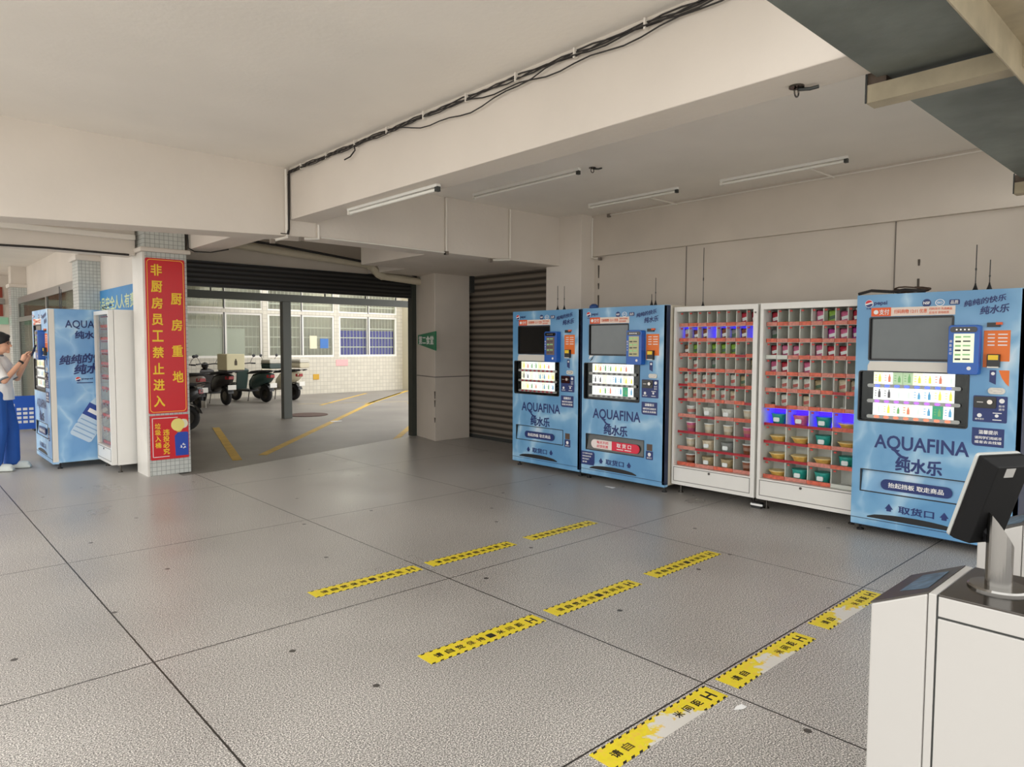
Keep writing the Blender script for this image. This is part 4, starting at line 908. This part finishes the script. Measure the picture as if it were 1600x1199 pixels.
# ------------------------------------------------------------------ cables, conduits, pipe, lamps
cb = thing('cable_bundle', 'bundle of thin black cables running along the ceiling edge of the long beam', 'cables', (3.07, 6.58, ZC))
Rc = random.Random(3)
for k in range(5):
    pts = []
    for i in range(46):
        y = -0.03-i*0.118
        sag = (0.02+0.012*math.sin(i*1.3+k*2)) + (0.085*max(0, math.sin((i-16)/14*PI)) if k == 4 and 16 < i < 30 else 0) + (0.05*max(0, math.sin((i-22)/20*PI)) if k == 3 and 22 < i < 42 else 0)
        pts.append((-0.012-.006*k, y, -.012-sag-.008*k))
    dn = [(-0.012-.006*k, -.02, -.07), (-0.014-.006*k, -.016, -.30), (-0.016-.005*k, -.014, -.60), (-0.04-.01*k, -.05, -.655), (-0.10-.01*k, -.04, -.655)][::-1] if k < 3 else []
    MB().tube(dn+pts, 0.0046, 6).build('cable', m_cable, cb)
MB().tube([(-.03, -1.30, -.05), (-.035, -1.32, -.10), (-.04, -1.25, -.14), (-.045, -1.16, -.15)], .006, 6).build('loose_end', m_cable, cb)
clip = MB()
for i in range(11): clip.box(-.035, 0, -.3-i*.5-.006, -.3-i*.5+.006, -.07, -.012)
clip.build('clips', m_cond, cb)

def conduit(label, pts, r=0.014, extra=None):
    t = thing('conduit', label, 'conduit', pts[0]); p0 = Vector(pts[0])
    MB().tube([Vector(p)-p0 for p in pts], r, 10).build('pipe', m_cond, t, smooth=False)
    e = Vector(pts[-1])-p0
    MB().box(e.x-.02, e.x+.02, e.y-.02, e.y+.02, e.z-.025, e.z+.015).build('elbow_box', M('conduit_joint', (120, 110, 100), 0.6), t)
    return t
conduit('white conduit dropping down the corner between the two big beams', [(3.03, 6.58, 3.26), (3.03, 6.58, 2.66), (3.03, 6.575, 2.60), (2.88, 6.575, 2.55)])
conduit('white conduit dropping beside the cables under the long beam', [(3.37, 6.58, 2.76), (3.37, 6.58, 2.62), (3.18, 6.575, 2.60)])
conduit('white conduit down the cross beam, nearer the long beam', [(5.0, 6.58, 3.27), (5.0, 6.58, 2.63)])
conduit('white conduit down the cross beam, nearer the wall pillar', [(6.02, 6.58, 3.27), (6.02, 6.58, 2.66), (6.0, 6.57, 2.63), (5.68, 6.57, 2.60)])
conduit('thin white conduit along the bottom edge of the cross beam', [(3.40, 6.585, 2.638), (5.0, 6.585, 2.63)], 0.009)
conduit('white conduit beside the wall pillar top', [(7.16, 6.19, 3.25), (7.16, 6.19, 2.72), (7.16, 6.05, 2.70)])
conduit('thin gray conduit along the top edge of the right wall', [(7.155, 1.2, 3.25), (7.155, 5.9, 3.25)], 0.008)
pp = thing('drain_pipe', 'beige plastic drain pipe sloping above the dark shutter', 'pipe', (3.2, 9.5, 2.9))
MB().tube([(-.1, 0, .02), (2.50, 0, -.12)], 0.055, 14).build('upper_run', m_pvc, pp)
MB().tube([(2.48, 0, -.12), (2.56, 0, -.14), (2.68, 0, -.25), (2.76, 0, -.28)], 0.066, 14).build('elbow', m_pvc, pp)
MB().tube([(2.74, 0, -.28), (3.60, 0, -.33)], 0.055, 14).build('lower_run', m_pvc, pp)
tag(MB().tube([(2.85, 9.42, 2.99), (4.2, 9.42, 2.93), (5.7, 9.42, 2.80), (6.2, 9.45, 2.76), (6.6, 9.5, 2.66)], 0.018, 8).build('cable', m_cable), 'black cable draped along the drain pipe above the shutter', 'cable')
tag(MB().tube([(2.77, 8.70, 2.95), (2.775, 8.69, 2.68), (2.85, 8.7, 2.645), (3.0, 8.6, 2.64), (3.1, 8.3, 2.655)], 0.008, 6).build('cable', m_cable), 'thin black cable curving from the tiled pillar top under the beam', 'cable')
tag(MB().tube([(-2.5, 8.94, 2.58), (0.5, 8.94, 2.565), (1.0, 8.94, 2.565), (1.4, 8.94, 2.575), (2.2, 8.94, 2.57)], 0.012, 6).build('cable', m_cable), 'black cable along the bottom of the corridor beam left of the tiled pillar', 'cable')

def lamp(a, b, label, zhang):
    t = thing('tube_lamp', label, 'lamp', a, 0, 'unlit fluorescent tubes on the ceiling'); a = Vector(a); e = Vector(b)-a; L = e.length
    MB().box(-.022, .022, min(0, e.y), max(0, e.y), 0.012, zhang).build('batten', m_white, t, 0.004)
    s = -1 if e.y < 0 else 1
    MB().cyl((0, s*.03, -.006), (0, e.y-s*.03, -.006), 0.013, n=12).build('tube', M('tube_glass', (236, 234, 226), 0.25), t)
    for y in (s*.015, e.y-s*.015): MB().box(-.018, .018, y-.015, y+.015, -.022, .015).build('end_cap', m_offw if y*s < .1 else m_dkgray, t)
    return t
lamp((3.21, 5.68, 2.74), (3.21, 4.32, 2.74), 'unlit white tube lamp under the long beam', 0.035)
lamp((5.12, 6.22, 3.235), (5.12, 4.6, 3.235), 'unlit white tube lamp alone in the middle of the ceiling bay', 0.045)
lamp((6.53, 5.70, 3.24), (6.53, 4.42, 3.24), 'unlit tube lamp near the right wall, by the wall pillar', 0.04)
lamp((6.58, 3.93, 3.24), (6.58, 2.64, 3.24), 'unlit tube lamp near the right wall, by the canopy end', 0.04)
for (x, y, l) in ((6.56, 4.9, 'thin feed wire bracket of the wall-side lamp by the pillar'), (6.6, 3.05, 'thin feed wire bracket of the wall-side lamp by the canopy')):
    tag(MB().tube([(x, y, 3.255), (7.15, y-.05, 3.24)], .008, 6).build('lamp_bracket', m_cond), l, 'bracket')
def hook(x, y, z, label):
    t = thing('fan_hook', label, 'hook', (x, y, z))
    MB().lathe([(0.035, -.008), (0.035, 0)], n=14).build('rose', m_steeld, t)
    MB().tube([(0.022*math.sin(a/12*2*PI), 0, -.028-.022*math.cos(a/12*2*PI)) for a in range(13)], 0.004, 6).build('ring', m_steeld, t)
    MB().tube([(0.02, 0, -.010), (.03, -.05, -.018), (.035, -.09, -.016)], 0.008, 6).build('bolt', m_dkgray, t)
hook(3.25, 1.55, 2.775, 'steel ring hook under the near end of the long beam')
hook(5.22, 4.52, ZC, 'dark hook on the ceiling beside the lone tube lamp')

# ------------------------------------------------------------------ turnstile housings and the face terminal
m_gate = M('gate_white', (180, 177, 172), 0.35)
def gate(loc, label):
    t = thing('turnstile', label, 'turnstile', loc)      # origin: near x side, y of the end of the flat top
    Wg = 0.285; Y0 = -1.3
    # end cap with sloping shoulder
    prof = [(0.022, 0.02), (0.137, 0.02), (0.137, 0.943), (0.022, 1.0)]      # (y, z)
    e = MB(); e.hexa([(0, .022, .02), (Wg, .022, .02), (Wg, .140, .02), (0, .140, .02)], [(0, .022, .996), (Wg, .022, .996), (Wg, .140, .940), (0, .140, .940)])
    e.build('end_cap', m_gate, t, 0.004)
    sp = MB(); sp.hexa([(0.002, .02, .996), (Wg-.002, .02, .996), (Wg-.002, .142, .940), (0.002, .142, .940)], [(0.002, .02, 1.0), (Wg-.002, .02, 1.0), (Wg-.002, .142, .944), (0.002, .142, .944)])
    sh = sp.build('sloping_top', m_brush, t)
    st = MB(); st.hexa([(0.05, .035, .9935), (Wg-.06, .04, .9915), (Wg-.05, .10, .9640), (0.07, .10, .9640)], [(0.05, .035, .9945), (Wg-.06, .04, .9925), (Wg-.05, .10, .9650), (0.07, .10, .9650)])
    st.build('blue_sticker', M('gate_sticker_blue', (84, 108, 128), 0.5, var=0.5, vscale=40), sh)
    MB().box(0.0, Wg, .004, .02, .02, .998).build('corner_post', m_gate, t, 0.002)
    MB().box(0.004, Wg-.004, .0, .006, .02, .995).build('seam', m_dkgray, t)
    MB().box(0.0, Wg, Y0, 0.0, .02, .945).build('side_panel', m_gate, t, 0.002)
    MB().box(0.004, Wg-.004, Y0, 0.0, .94, .952).build('shadow_gap', m_dkgray, t)
    MB().box(0.0, Wg, Y0, 0.0, .95, .995).build('rim', m_gate, t, 0.002)
    MB().box(0.001, Wg-.001, Y0, 0.0, .995, 1.0).build('top_plate', m_steeld, t, 0.001)
    MB().box(0.02, Wg-.02, Y0+.02, .12, 0, .02).build('plinth', m_dkgray, t)
    return t
gate((1.715, 0.464, 0), 'white turnstile housing nearest the camera, carrying the face terminal')
gate((2.60, 0.46, 0), 'white turnstile housing partly hidden behind the face terminal')

ft = thing('face_terminal', 'black face scanning terminal on a steel post on the near turnstile', 'terminal', (1.86, 0.385, 1.0))
MB().lathe([(0.060, 0), (0.060, .004), (0.056, .008), (0.0, .009)], n=36).build('base_disc', m_steel, ft)
pst = MB(); nn = 28; rp = 0.0265
vs = []
# slanted top of the post
for i in range(nn):
    a = 2*PI*i/nn; vs.append((rp*math.cos(a), rp*math.sin(a), 0.008))
az = math.radians(62); nx_, ny_ = math.cos(az), math.sin(az)
for i in range(nn):
    a = 2*PI*i/nn; d = math.cos(a)*nx_+math.sin(a)*ny_; side = math.cos(a)*(-ny_)+math.sin(a)*nx_
    vs.append((rp*math.cos(a), rp*math.sin(a), 0.135+0.035*side+0.02*d))
pst.add(vs, [(i, (i+1) % nn, nn+(i+1) % nn, nn+i) for i in range(nn)]+[tuple(range(nn-1, -1, -1)), tuple(range(nn, 2*nn))])
pst.build('post', m_steel, ft)
hd = bpy.data.objects.new('scanner_head', None); COL.objects.link(hd); hd.parent = ft
# head frame: local -y = screen normal; back is +y
hd.location = (0.018, 0.035, 0.205); hd.rotation_euler = (math.radians(-19), 0, az+PI/2)
hw, hh = 0.062, 0.108
MB().poly(rrect(-hw, hw, -hh, hh, .008), -.012, -.004).build('front_bezel', M('bezel_gray', (176, 178, 174), 0.35), hd, 0.001)
MB().poly(rrect(-hw+.004, hw-.004, -hh+.004, hh-.004, .006), -.0135, -.012).build('screen', m_blackg, hd)
bk = MB(); f0 = [(-hw+.002, -.004, -hh+.002), (hw-.002, -.004, -hh+.002), (hw-.002, -.004, hh-.002), (-hw+.002, -.004, hh-.002)]
f1 = [(-hw+.002, .008, -hh+.002), (hw-.002, .008, -hh+.002), (hw-.002, .008, hh-.002), (-hw+.002, .008, hh-.002)]
f2 = [(-hw+.016, .038, -hh+.006), (hw-.016, .038, -hh+.006), (hw-.016, .038, hh-.012), (-hw+.016, .038, hh-.012)]
bk.add(f0+f1+f2, [(0, 1, 2, 3), (11, 10, 9, 8)]+[(o+i, o+4+i, o+4+(i+1) % 4, o+(i+1) % 4) for o in (0, 4) for i in range(4)])
bk.build('back_shell', M('shell_black', (10, 10, 11), 0.6, spec=0.25), hd, 0.002)
MB().box(-.004, .022, .038, .0388, .070, .092).build('label_sticker', M('label_gray', (150, 148, 144), 0.5), hd)
lettering('SN 0000', 0.003, .023, .068, .074, 0, m_black, hd, 0.02) if False else None
MB().tube([(0, .02, -.07), (0, .045, -.075), (-.002, .05, -.09)], 0.018, 10).build('swivel_neck', m_black, hd)

# ------------------------------------------------------------------ scooters
m_tyre = M('tyre', (30, 29, 30), 0.7)
def scooter(loc, rz, label, c1, c2, box=None, mirrors=True, basket=False):
    t = thing('scooter', label, 'scooter', loc, rz, 'scooters parked in the lane')
    a = M('scooter_%d_%d_%d' % c1, c1, 0.25); b = M('scooter_%d_%d_%d' % c2, c2, 0.4)
    for nm, x in (('front_wheel', .62), ('rear_wheel', -.62)):
        prof = [(0.12, -.045), (0.19, -.05), (0.225, -.03), (0.232, 0), (0.225, .03), (0.19, .05), (0.12, .045)]
        k = len(prof); m = MB(); N = 24; vs = []
        for i in range(N):
            q = 2*PI*i/N; vs += [(x+r*math.cos(q), y, .232+r*math.sin(q)) for r, y in prof]
        m.add(vs, [(i*k+j, ((i+1) % N)*k+j, ((i+1) % N)*k+(j+1) % k, i*k+(j+1) % k) for i in range(N) for j in range(k)])
        wh = m.build(nm, m_tyre, t, smooth=True)
        MB().cyl((x, -.04, .232), (x, .04, .232), .125, n=20).build('rim', m_steeld, wh)
    # rear body: rounded shell tapering to the tail
    rb = MB(); secs = [(-.10, .30, .62, .13), (-.25, .34, .76, .17), (-.5, .42, .80, .18), (-.72, .52, .80, .15), (-.88, .64, .78, .08)]
    vs = []; K = 12
    for x, z0, z1, hw_ in secs:
        for i in range(K):
            q = 2*PI*i/K; vs.append((x, hw_*math.copysign(abs(math.cos(q))**.7, math.cos(q)), (z0+z1)/2+(z1-z0)/2*math.copysign(abs(math.sin(q))**.7, math.sin(q))))
    rb.add(vs, [(s*K+i, s*K+(i+1) % K, (s+1)*K+(i+1) % K, (s+1)*K+i) for s in range(len(secs)-1) for i in range(K)]+[tuple(range(K-1, -1, -1)), tuple((len(secs)-1)*K+i for i in range(K))])
    rb.build('rear_body', a, t, smooth=True)
    MB().box(-.15, .42, -.16, .16, .27, .33).build('footboard', b, t, 0.02)
    fs_ = MB(); fs_.hexa([(.36, -.17, .30), (.50, -.10, .30), (.50, .10, .30), (.36, .17, .30)], [(.30, -.21, .86), (.42, -.10, .92), (.42, .10, .92), (.30, .21, .86)])
    fs_.build('front_shield', a, t, 0.03)
    fe = MB()
    for i in range(7):
        q = PI*.1+PI*.62*i/6; q2 = PI*.1+PI*.62*(i+1)/6
        if i < 6: fe.hexa([(.62+.25*math.cos(q), -.07, .24+.25*math.sin(q)), (.62+.25*math.cos(q), .07, .24+.25*math.sin(q)), (.62+.25*math.cos(q2), .07, .24+.25*math.sin(q2)), (.62+.25*math.cos(q2), -.07, .24+.25*math.sin(q2))], [(.62+.265*math.cos(q), -.07, .24+.265*math.sin(q)), (.62+.265*math.cos(q), .07, .24+.265*math.sin(q)), (.62+.265*math.cos(q2), .07, .24+.265*math.sin(q2)), (.62+.265*math.cos(q2), -.07, .24+.265*math.sin(q2))])
    fe.build('front_mudguard', a, t)
    rf = MB()
    for i in range(6):
        q = PI*.3+PI*.62*i/6; q2 = PI*.3+PI*.62*(i+1)/6
        P = lambda r, qq, y: (-.62+r*math.cos(qq), y, .24+r*math.sin(qq))
        rf.hexa([P(.25, q, -.075), P(.25, q, .075), P(.25, q2, .075), P(.25, q2, -.075)], [P(.262, q, -.075), P(.262, q, .075), P(.262, q2, .075), P(.262, q2, -.075)])
    rf.build('rear_mudguard', m_black, t)
    se = MB(); ss = [(.0, .74, .78, .12), (-.2, .76, .83, .15), (-.5, .79, .86, .15), (-.78, .80, .86, .11)]
    for i in range(3):
        (x0, a0, b0, h0), (x1, a1, b1, h1) = ss[i], ss[i+1]
        se.hexa([(x0, -h0, a0), (x1, -h1, a1), (x1, h1, a1), (x0, h0, a0)], [(x0, -h0, b0), (x1, -h1, b1), (x1, h1, b1), (x0, h0, b0)])
    se.build('seat', M('seat_black', (32, 31, 34), 0.5), t, 0.02)
    MB().cyl((.36, 0, .85), (.33, 0, 1.02), .04, .03, 12).build('steering_column', m_black, t)
    hb = MB().tube([(.20, -.33, 1.02), (.28, -.18, 1.03), (.33, 0, 1.01), (.28, .18, 1.03), (.20, .33, 1.02)], .014, 8).build('handlebar', m_black, t)
    for s in (-1, 1): MB().cyl((.20, s*.33, 1.02), (.25, s*.23, 1.025), .02, n=10).build('grip', m_black, hb)
    MB().ball((.42, 0, .98), .095, 14, 9, (.8, 1, .9)).build('headlight', a, t, smooth=True)
    if mirrors:
        for s in (-1, 1):
            mr = MB().tube([(.26, s*.2, 1.03), (.25, s*.25, 1.14), (.24, s*.30, 1.20)], .006, 6).build('mirror', m_black, t)
            MB().ball((.24, s*.31, 1.235), .055, 12, 8, (.25, 1, .75)).build('mirror_head', m_black, mr, smooth=True)
    MB().box(-.93, -.915, -.11, .11, .40, .52).build('number_plate', M('plate_white', (226, 224, 216), 0.5), t, 0.004)
    MB().hexa([(-.90, -.07, .66), (-.80, -.12, .66), (-.80, .12, .66), (-.90, .07, .66)], [(-.90, -.06, .74), (-.80, -.12, .74), (-.80, .12, .74), (-.90, .06, .74)]).build('tail_light', M('tail_red', (150, 34, 36), 0.25), t, 0.008)
    MB().tube([(-.84, -.14, .82), (-1.0, -.12, .85), (-1.02, 0, .855), (-1.0, .12, .85), (-.84, .14, .82)], .011, 8).build('grab_rail', m_black, t)
    MB().tube([(-.1, .12, .28), (-.12, .18, .02)], .012, 6).build('kickstand', m_steeld, t)
    if box == 'round':
        bx = MB().poly(rrect(-.2, .2, .90, 1.04, .05), -.17, .17); o = bx.build('top_case', M('case_%d' % c1[0], tuple(max(0, v-10) for v in c1), .3), t, 0.02); o.rotation_euler = (0, 0, PI/2); o.location = (-.86, 0, 0)
        o2 = MB().poly(rrect(-.205, .205, 1.04, 1.15, .05), -.175, .175).build('case_lid', M('case_lid_pale', (196, 192, 180), .3), t, 0.02); o2.rotation_euler = (0, 0, PI/2); o2.location = (-.86, 0, 0)
    if box == 'crate':
        MB().box(-1.12, -.66, -.24, .24, .90, 1.30).build('delivery_box', M('box_cream', (216, 208, 170), 0.6), t, 0.015)
        MB().poly(bottle_pts(0, .98, .16, .07), -.002, 0).build('box_emblem', M('emblem_dark', (70, 60, 40), 0.6), t).matrix_local = Matrix.Translation((-1.122, 0, .04)) @ Matrix.Rotation(-PI/2, 4, 'Z')
        MB().box(-1.1, -.68, -.22, .22, .865, .90).build('rack', m_black, t)
    return t
GZ = -0.012
scooter((7.45, 18.55, GZ), PI/2+.28, 'dark green and black scooter parked with its rear toward the hall', (46, 66, 62), (40, 40, 42), 'round')
scooter((8.25, 18.75, GZ), PI/2+.42, 'cream scooter with a pale top case, half behind the gray post', (206, 198, 172), (120, 112, 96), 'round')
scooter((6.42, 18.4, GZ), PI/2+.15, 'dark scooter carrying a big cream delivery box', (48, 44, 42), (40, 38, 36), 'crate')
scooter((5.55, 17.75, GZ), PI/2+.1, 'gray scooter half hidden by the red sign pillar', (150, 140, 132), (60, 54, 52), None)
scooter((4.75, 18.6, GZ), PI/2+.1, 'white-nosed scooter parked behind the gray one against the far wall', (196, 194, 176), (70, 66, 60), None)
scooter((3.42, 12.95, GZ), PI, 'black scooter nearly all hidden behind the tiled pillar', (26, 26, 28), (26, 26, 28), None)

# ------------------------------------------------------------------ corridor background: shop frame, posters, basket
sfm = thing('glass_partition', 'gray aluminium framed glass front on the corridor wall beyond the machines', 'glass front', (2.44, 15.95, 0), -PI/2)
m_al = M('aluminium', (150, 148, 144), 0.35, metal=0.6)
MB().panel(-3.1, 3.1, 0.0, 2.56, [(-3.0, -1.3, .1, 2.02), (-1.2, .3, .1, 2.02), (.4, 3.0, .1, 2.02), (-3.0, .3, 2.12, 2.42), (.4, 3.0, 2.12, 2.42)], -.04, 0.0).build('frame', m_al, sfm)
MB().box(-3.0, 3.0, -.024, -.019, .1, 2.42).build('glass', glass('partition_glass', (214, 218, 212), 0.3), sfm)
ps = thing('wall_board', 'dark red board with a gray shelf on the far end wall', 'board', (1.9, 21.97, 1.75))
MB().box(-.9, .55, -.03, 0, .95, 1.22).build('upper_panel', M('board_red', (138, 56, 38), 0.6), ps); MB().box(-.9, .6, -.05, 0, .79, .92).build('shelf_strip', m_al, ps); MB().box(-.9, .55, -.03, 0, .48, .78).build('lower_panel', M('board_red', (138, 56, 38), 0.6), ps)
tag(MB().box(1.0, 2.56, 21.95, 21.99, 2.02, 2.20).build('wall_poster', M('poster_green', (150, 200, 170), 0.6)), 'pale green poster below the red board on the far end wall', 'poster')
bk_ = thing('sign_board', 'blue standing board with rows of white print behind the person', 'sign', (1.78, 14.7, 0))
MB().box(-.32, .32, -.012, .012, .03, .62).build('board', M('board_blue', (36, 92, 196), 0.45), bk_)
pr_ = MB()
for k in range(5):
    for q in range(6):
        if k == 0 and q > 2: continue
        pr_.box(-.27+q*.09, -.205+q*.09, -.0135, -.012, .44-k*.075, .485-k*.075)
pr_.build('printed_rows', m_wprint, bk_)
for x in (-.25, .25): MB().box(x-.02, x+.02, -.12, .12, 0, .03).build('foot', m_dkgray, bk_)

# ------------------------------------------------------------------ person
def remesh(o, vs, sm=6):
    r = o.modifiers.new('skin', 'REMESH'); r.mode = 'VOXEL'; r.voxel_size = vs; r.use_smooth_shade = True
    s = o.modifiers.new('smooth', 'SMOOTH'); s.iterations = sm; s.factor = 0.5
pe = thing('person', 'person in white T-shirt and blue track pants tapping the machine screen', 'person', (1.07, 10.33, 0), math.radians(-22))
m_skin = M('skin', (214, 162, 132), 0.5); m_hair = M('hair_black', (26, 24, 24), 0.6)
m_tee = M('tee_white', (232, 230, 226), 0.8); m_pant = M('pants_blue', (36, 88, 168), 0.75, var=0.12, vscale=6)
hx, hz = 0.045, 1.535
b = MB()
b.ball((hx, 0, hz+.02), .095, 16, 12, (1.0, .80, 1.12))         # skull
b.ball((hx+.03, 0, hz-.045), .066, 14, 10, (.95, .9, 1.0))      # jaw and cheeks
b.cap((hx+.088, 0, hz+.005), (hx+.108, 0, hz-.025), .011, .014)  # nose
b.ball((hx+.088, 0, hz-.058), .018, 10, 7, (.7, 1.3, .7))       # lips
b.ball((hx+.075, 0, hz-.092), .022, 10, 7)                      # chin
for s in (-1, 1): b.ball((hx-.01, s*.078, hz-.005), .03, 10, 8, (.7, .35, 1.05))   # ears
b.cap((0.0, 0, 1.36), (hx-.01, 0, 1.47), .052, .05)             # neck
b.cap((0, 0, 1.28), (0, 0, 1.0), .13, .115); b.cap((0, -.12, 1.33), (0, .12, 1.33), .06)
b.ball((0, 0, .95), .14, 14, 9, (.85, 1.05, .8))
sh_r, el_r, wr_r = (0.0, -.165, 1.33), (.14, -.24, 1.10), (.30, -.12, 1.34)
sh_l, el_l, wr_l = (0.0, .165, 1.33), (.15, .20, 1.11), (.305, .03, 1.34)
for s_, e_, w_ in ((sh_r, el_r, wr_r), (sh_l, el_l, wr_l)): b.cap(s_, e_, .046, .038); b.cap(e_, w_, .037, .025)
def hand(w_, side):
    w_ = Vector(w_); d = Vector((.35, .12*side, .93)).normalized(); lat = Vector((.05, 1, 0)).normalized()
    b.cap(w_, w_+d*.05, .026, .032)
    for k, (o_, l_) in enumerate(((-.026, .045), (-.009, .055), (.009, .05), (.026, .038))):
        p = w_+d*.075+lat*o_; q = p+d*l_*.5+Vector((.012, 0, 0)); r_ = q+(d*.5+Vector((.8, 0, -.1))).normalized()*l_*.5
        b.cap(p-d*.02, q, .0095, .009, 8); b.cap(q, r_, .009, .0075, 8)
    th = w_+d*.03+lat*(-.03*side*-1); b.cap(w_+d*.02, th+Vector((.03, 0, .015)), .012, .0105, 8); b.cap(th+Vector((.03, 0, .015)), th+Vector((.055, 0, .03)), .0105, .009, 8)
hand(wr_r, 1); hand(wr_l, -1)
hipz = .92
legs = [((0, -.085, hipz), (.02, -.10, .49), (-.03, -.10, .09)), ((0, .085, hipz), (.09, .10, .49), (.09, .11, .09))]
for h_, k_, a_ in legs: b.cap(h_, k_, .085, .055); b.cap(k_, a_, .054, .036); b.cap(a_, (a_[0]+.14, a_[1], .045), .035, .03)
body = b.build('body', m_skin, pe); remesh(body, 0.007, 3)
tr = MB(); tr.ball((0, 0, .93), .165, 16, 10, (.86, 1.05, .75))
for h_, k_, a_ in legs: tr.cap(h_, k_, .112, .092); tr.cap(k_, (a_[0], a_[1], .12), .092, .088); tr.cyl((a_[0], a_[1], .14), (a_[0]-.005, a_[1], .055), .088, .085)
tro = tr.build('trousers', m_pant, pe); remesh(tro, 0.012, 4)
ts = MB(); ts.cap((0, 0, 1.25), (-.005, 0, 1.0), .155, .16); ts.cyl((-.005, 0, 1.02), (-.005, 0, .86), .165, .175, 18); ts.cap((0, -.13, 1.335), (0, .13, 1.335), .072)
for s_, e_ in ((sh_r, el_r), (sh_l, el_l)):
    s_, e_ = Vector(s_), Vector(e_); ts.cap(s_, s_.lerp(e_, .75), .076, .068); ts.cyl(s_.lerp(e_, .7), s_.lerp(e_, .96), .068, .066)
ts.cyl((0, 0, 1.36), (.008, 0, 1.40), .085, .062)
tso = ts.build('t_shirt', m_tee, pe); remesh(tso, 0.01, 4)
for s_, e_ in ((sh_r, el_r), (sh_l, el_l)):
    s_, e_ = Vector(s_), Vector(e_); MB().cyl(s_.lerp(e_, .93), s_.lerp(e_, .985), .0645, .064, 18).build('sleeve_cuff', M('cuff_gray', (120, 126, 130), .8), tso)
MB().lathe([(0.064, 0), (0.068, .012), (0.06, .022)], (0.008, 0, 1.385), 20).build('collar', M('cuff_gray', (120, 126, 130), .8), tso, smooth=True)
MB().hexa([(-.02, -.192, .70), (.02, -.192, .70), (.02, -.18, .70), (-.02, -.18, .70)], [(.0, -.203, .82), (.012, -.203, .82), (.012, -.18, .82), (.0, -.18, .82)]).build('pocket_stripe', m_tee, tro)
hr = MB(); hr.ball((hx-.012, 0, hz+.05), .104, 18, 12, (1.03, .88, .98)); hr.ball((hx+.05, 0, hz+.09), .055, 12, 8, (1.0, 1.15, .6)); hr.ball((hx-.055, 0, hz-.005), .06, 12, 9, (.8, 1.15, 1.2))
for s in (-1, 1): hr.ball((hx+.0, s*.072, hz+.045), .035, 10, 8, (1.1, .45, 1.0))
hro = hr.build('hair', m_hair, pe); remesh(hro, 0.009, 3)
gl = MB()
for s in (-1, 1):
    gl.tube([(hx+.096-.004*abs(math.cos(q*PI/8)), s*.032+.024*math.cos(q*PI/8), hz+.008+.019*math.sin(q*PI/8)) for q in range(17)], .0025, 6)
    gl.tube([(hx+.09, s*.058, hz+.012), (hx+.0, s*.083, hz+.014)], .0025, 6)
gl.tube([(hx+.1, -.009, hz+.01), (hx+.1, .009, hz+.01)], .0025, 6)
gl.build('glasses', m_black, pe)
for s in (-1, 1): MB().ball((hx+.086, s*.032, hz+.008), .009, 10, 7, (.6, 1.2, .8)).build('eye', m_black, pe, smooth=True)
wv = Vector(el_r).lerp(Vector(wr_r), .9); wd = (Vector(wr_r)-Vector(el_r)).normalized()
MB().cyl(wv-wd*.012, wv+wd*.012, .0305, n=16).build('wristwatch', m_black, pe)
for h_, k_, a_ in legs:
    s_ = MB(); s_.cap((a_[0]-.03, a_[1], .055), (a_[0]+.15, a_[1], .045), .052, .044); s_.box(a_[0]-.085, a_[0]+.20, a_[1]-.05, a_[1]+.05, 0.004, .035)
    so = s_.build('shoe', M('shoe_white', (206, 212, 206), 0.6), pe); remesh(so, 0.009, 4)
ph = tag(MB().poly(rrect(-.034, .034, -.07, .07, .01), -.004, .004).build('phone', m_black), 'black phone in the hands of the person at the machine', 'phone')
ph.location = Matrix.Translation((1.07, 10.33, 0)) @ Matrix.Rotation(math.radians(-22), 4, 'Z') @ Vector((.395, -.045, 1.455)); ph.rotation_euler = (math.radians(-18), 0, math.radians(-22)-PI/2)
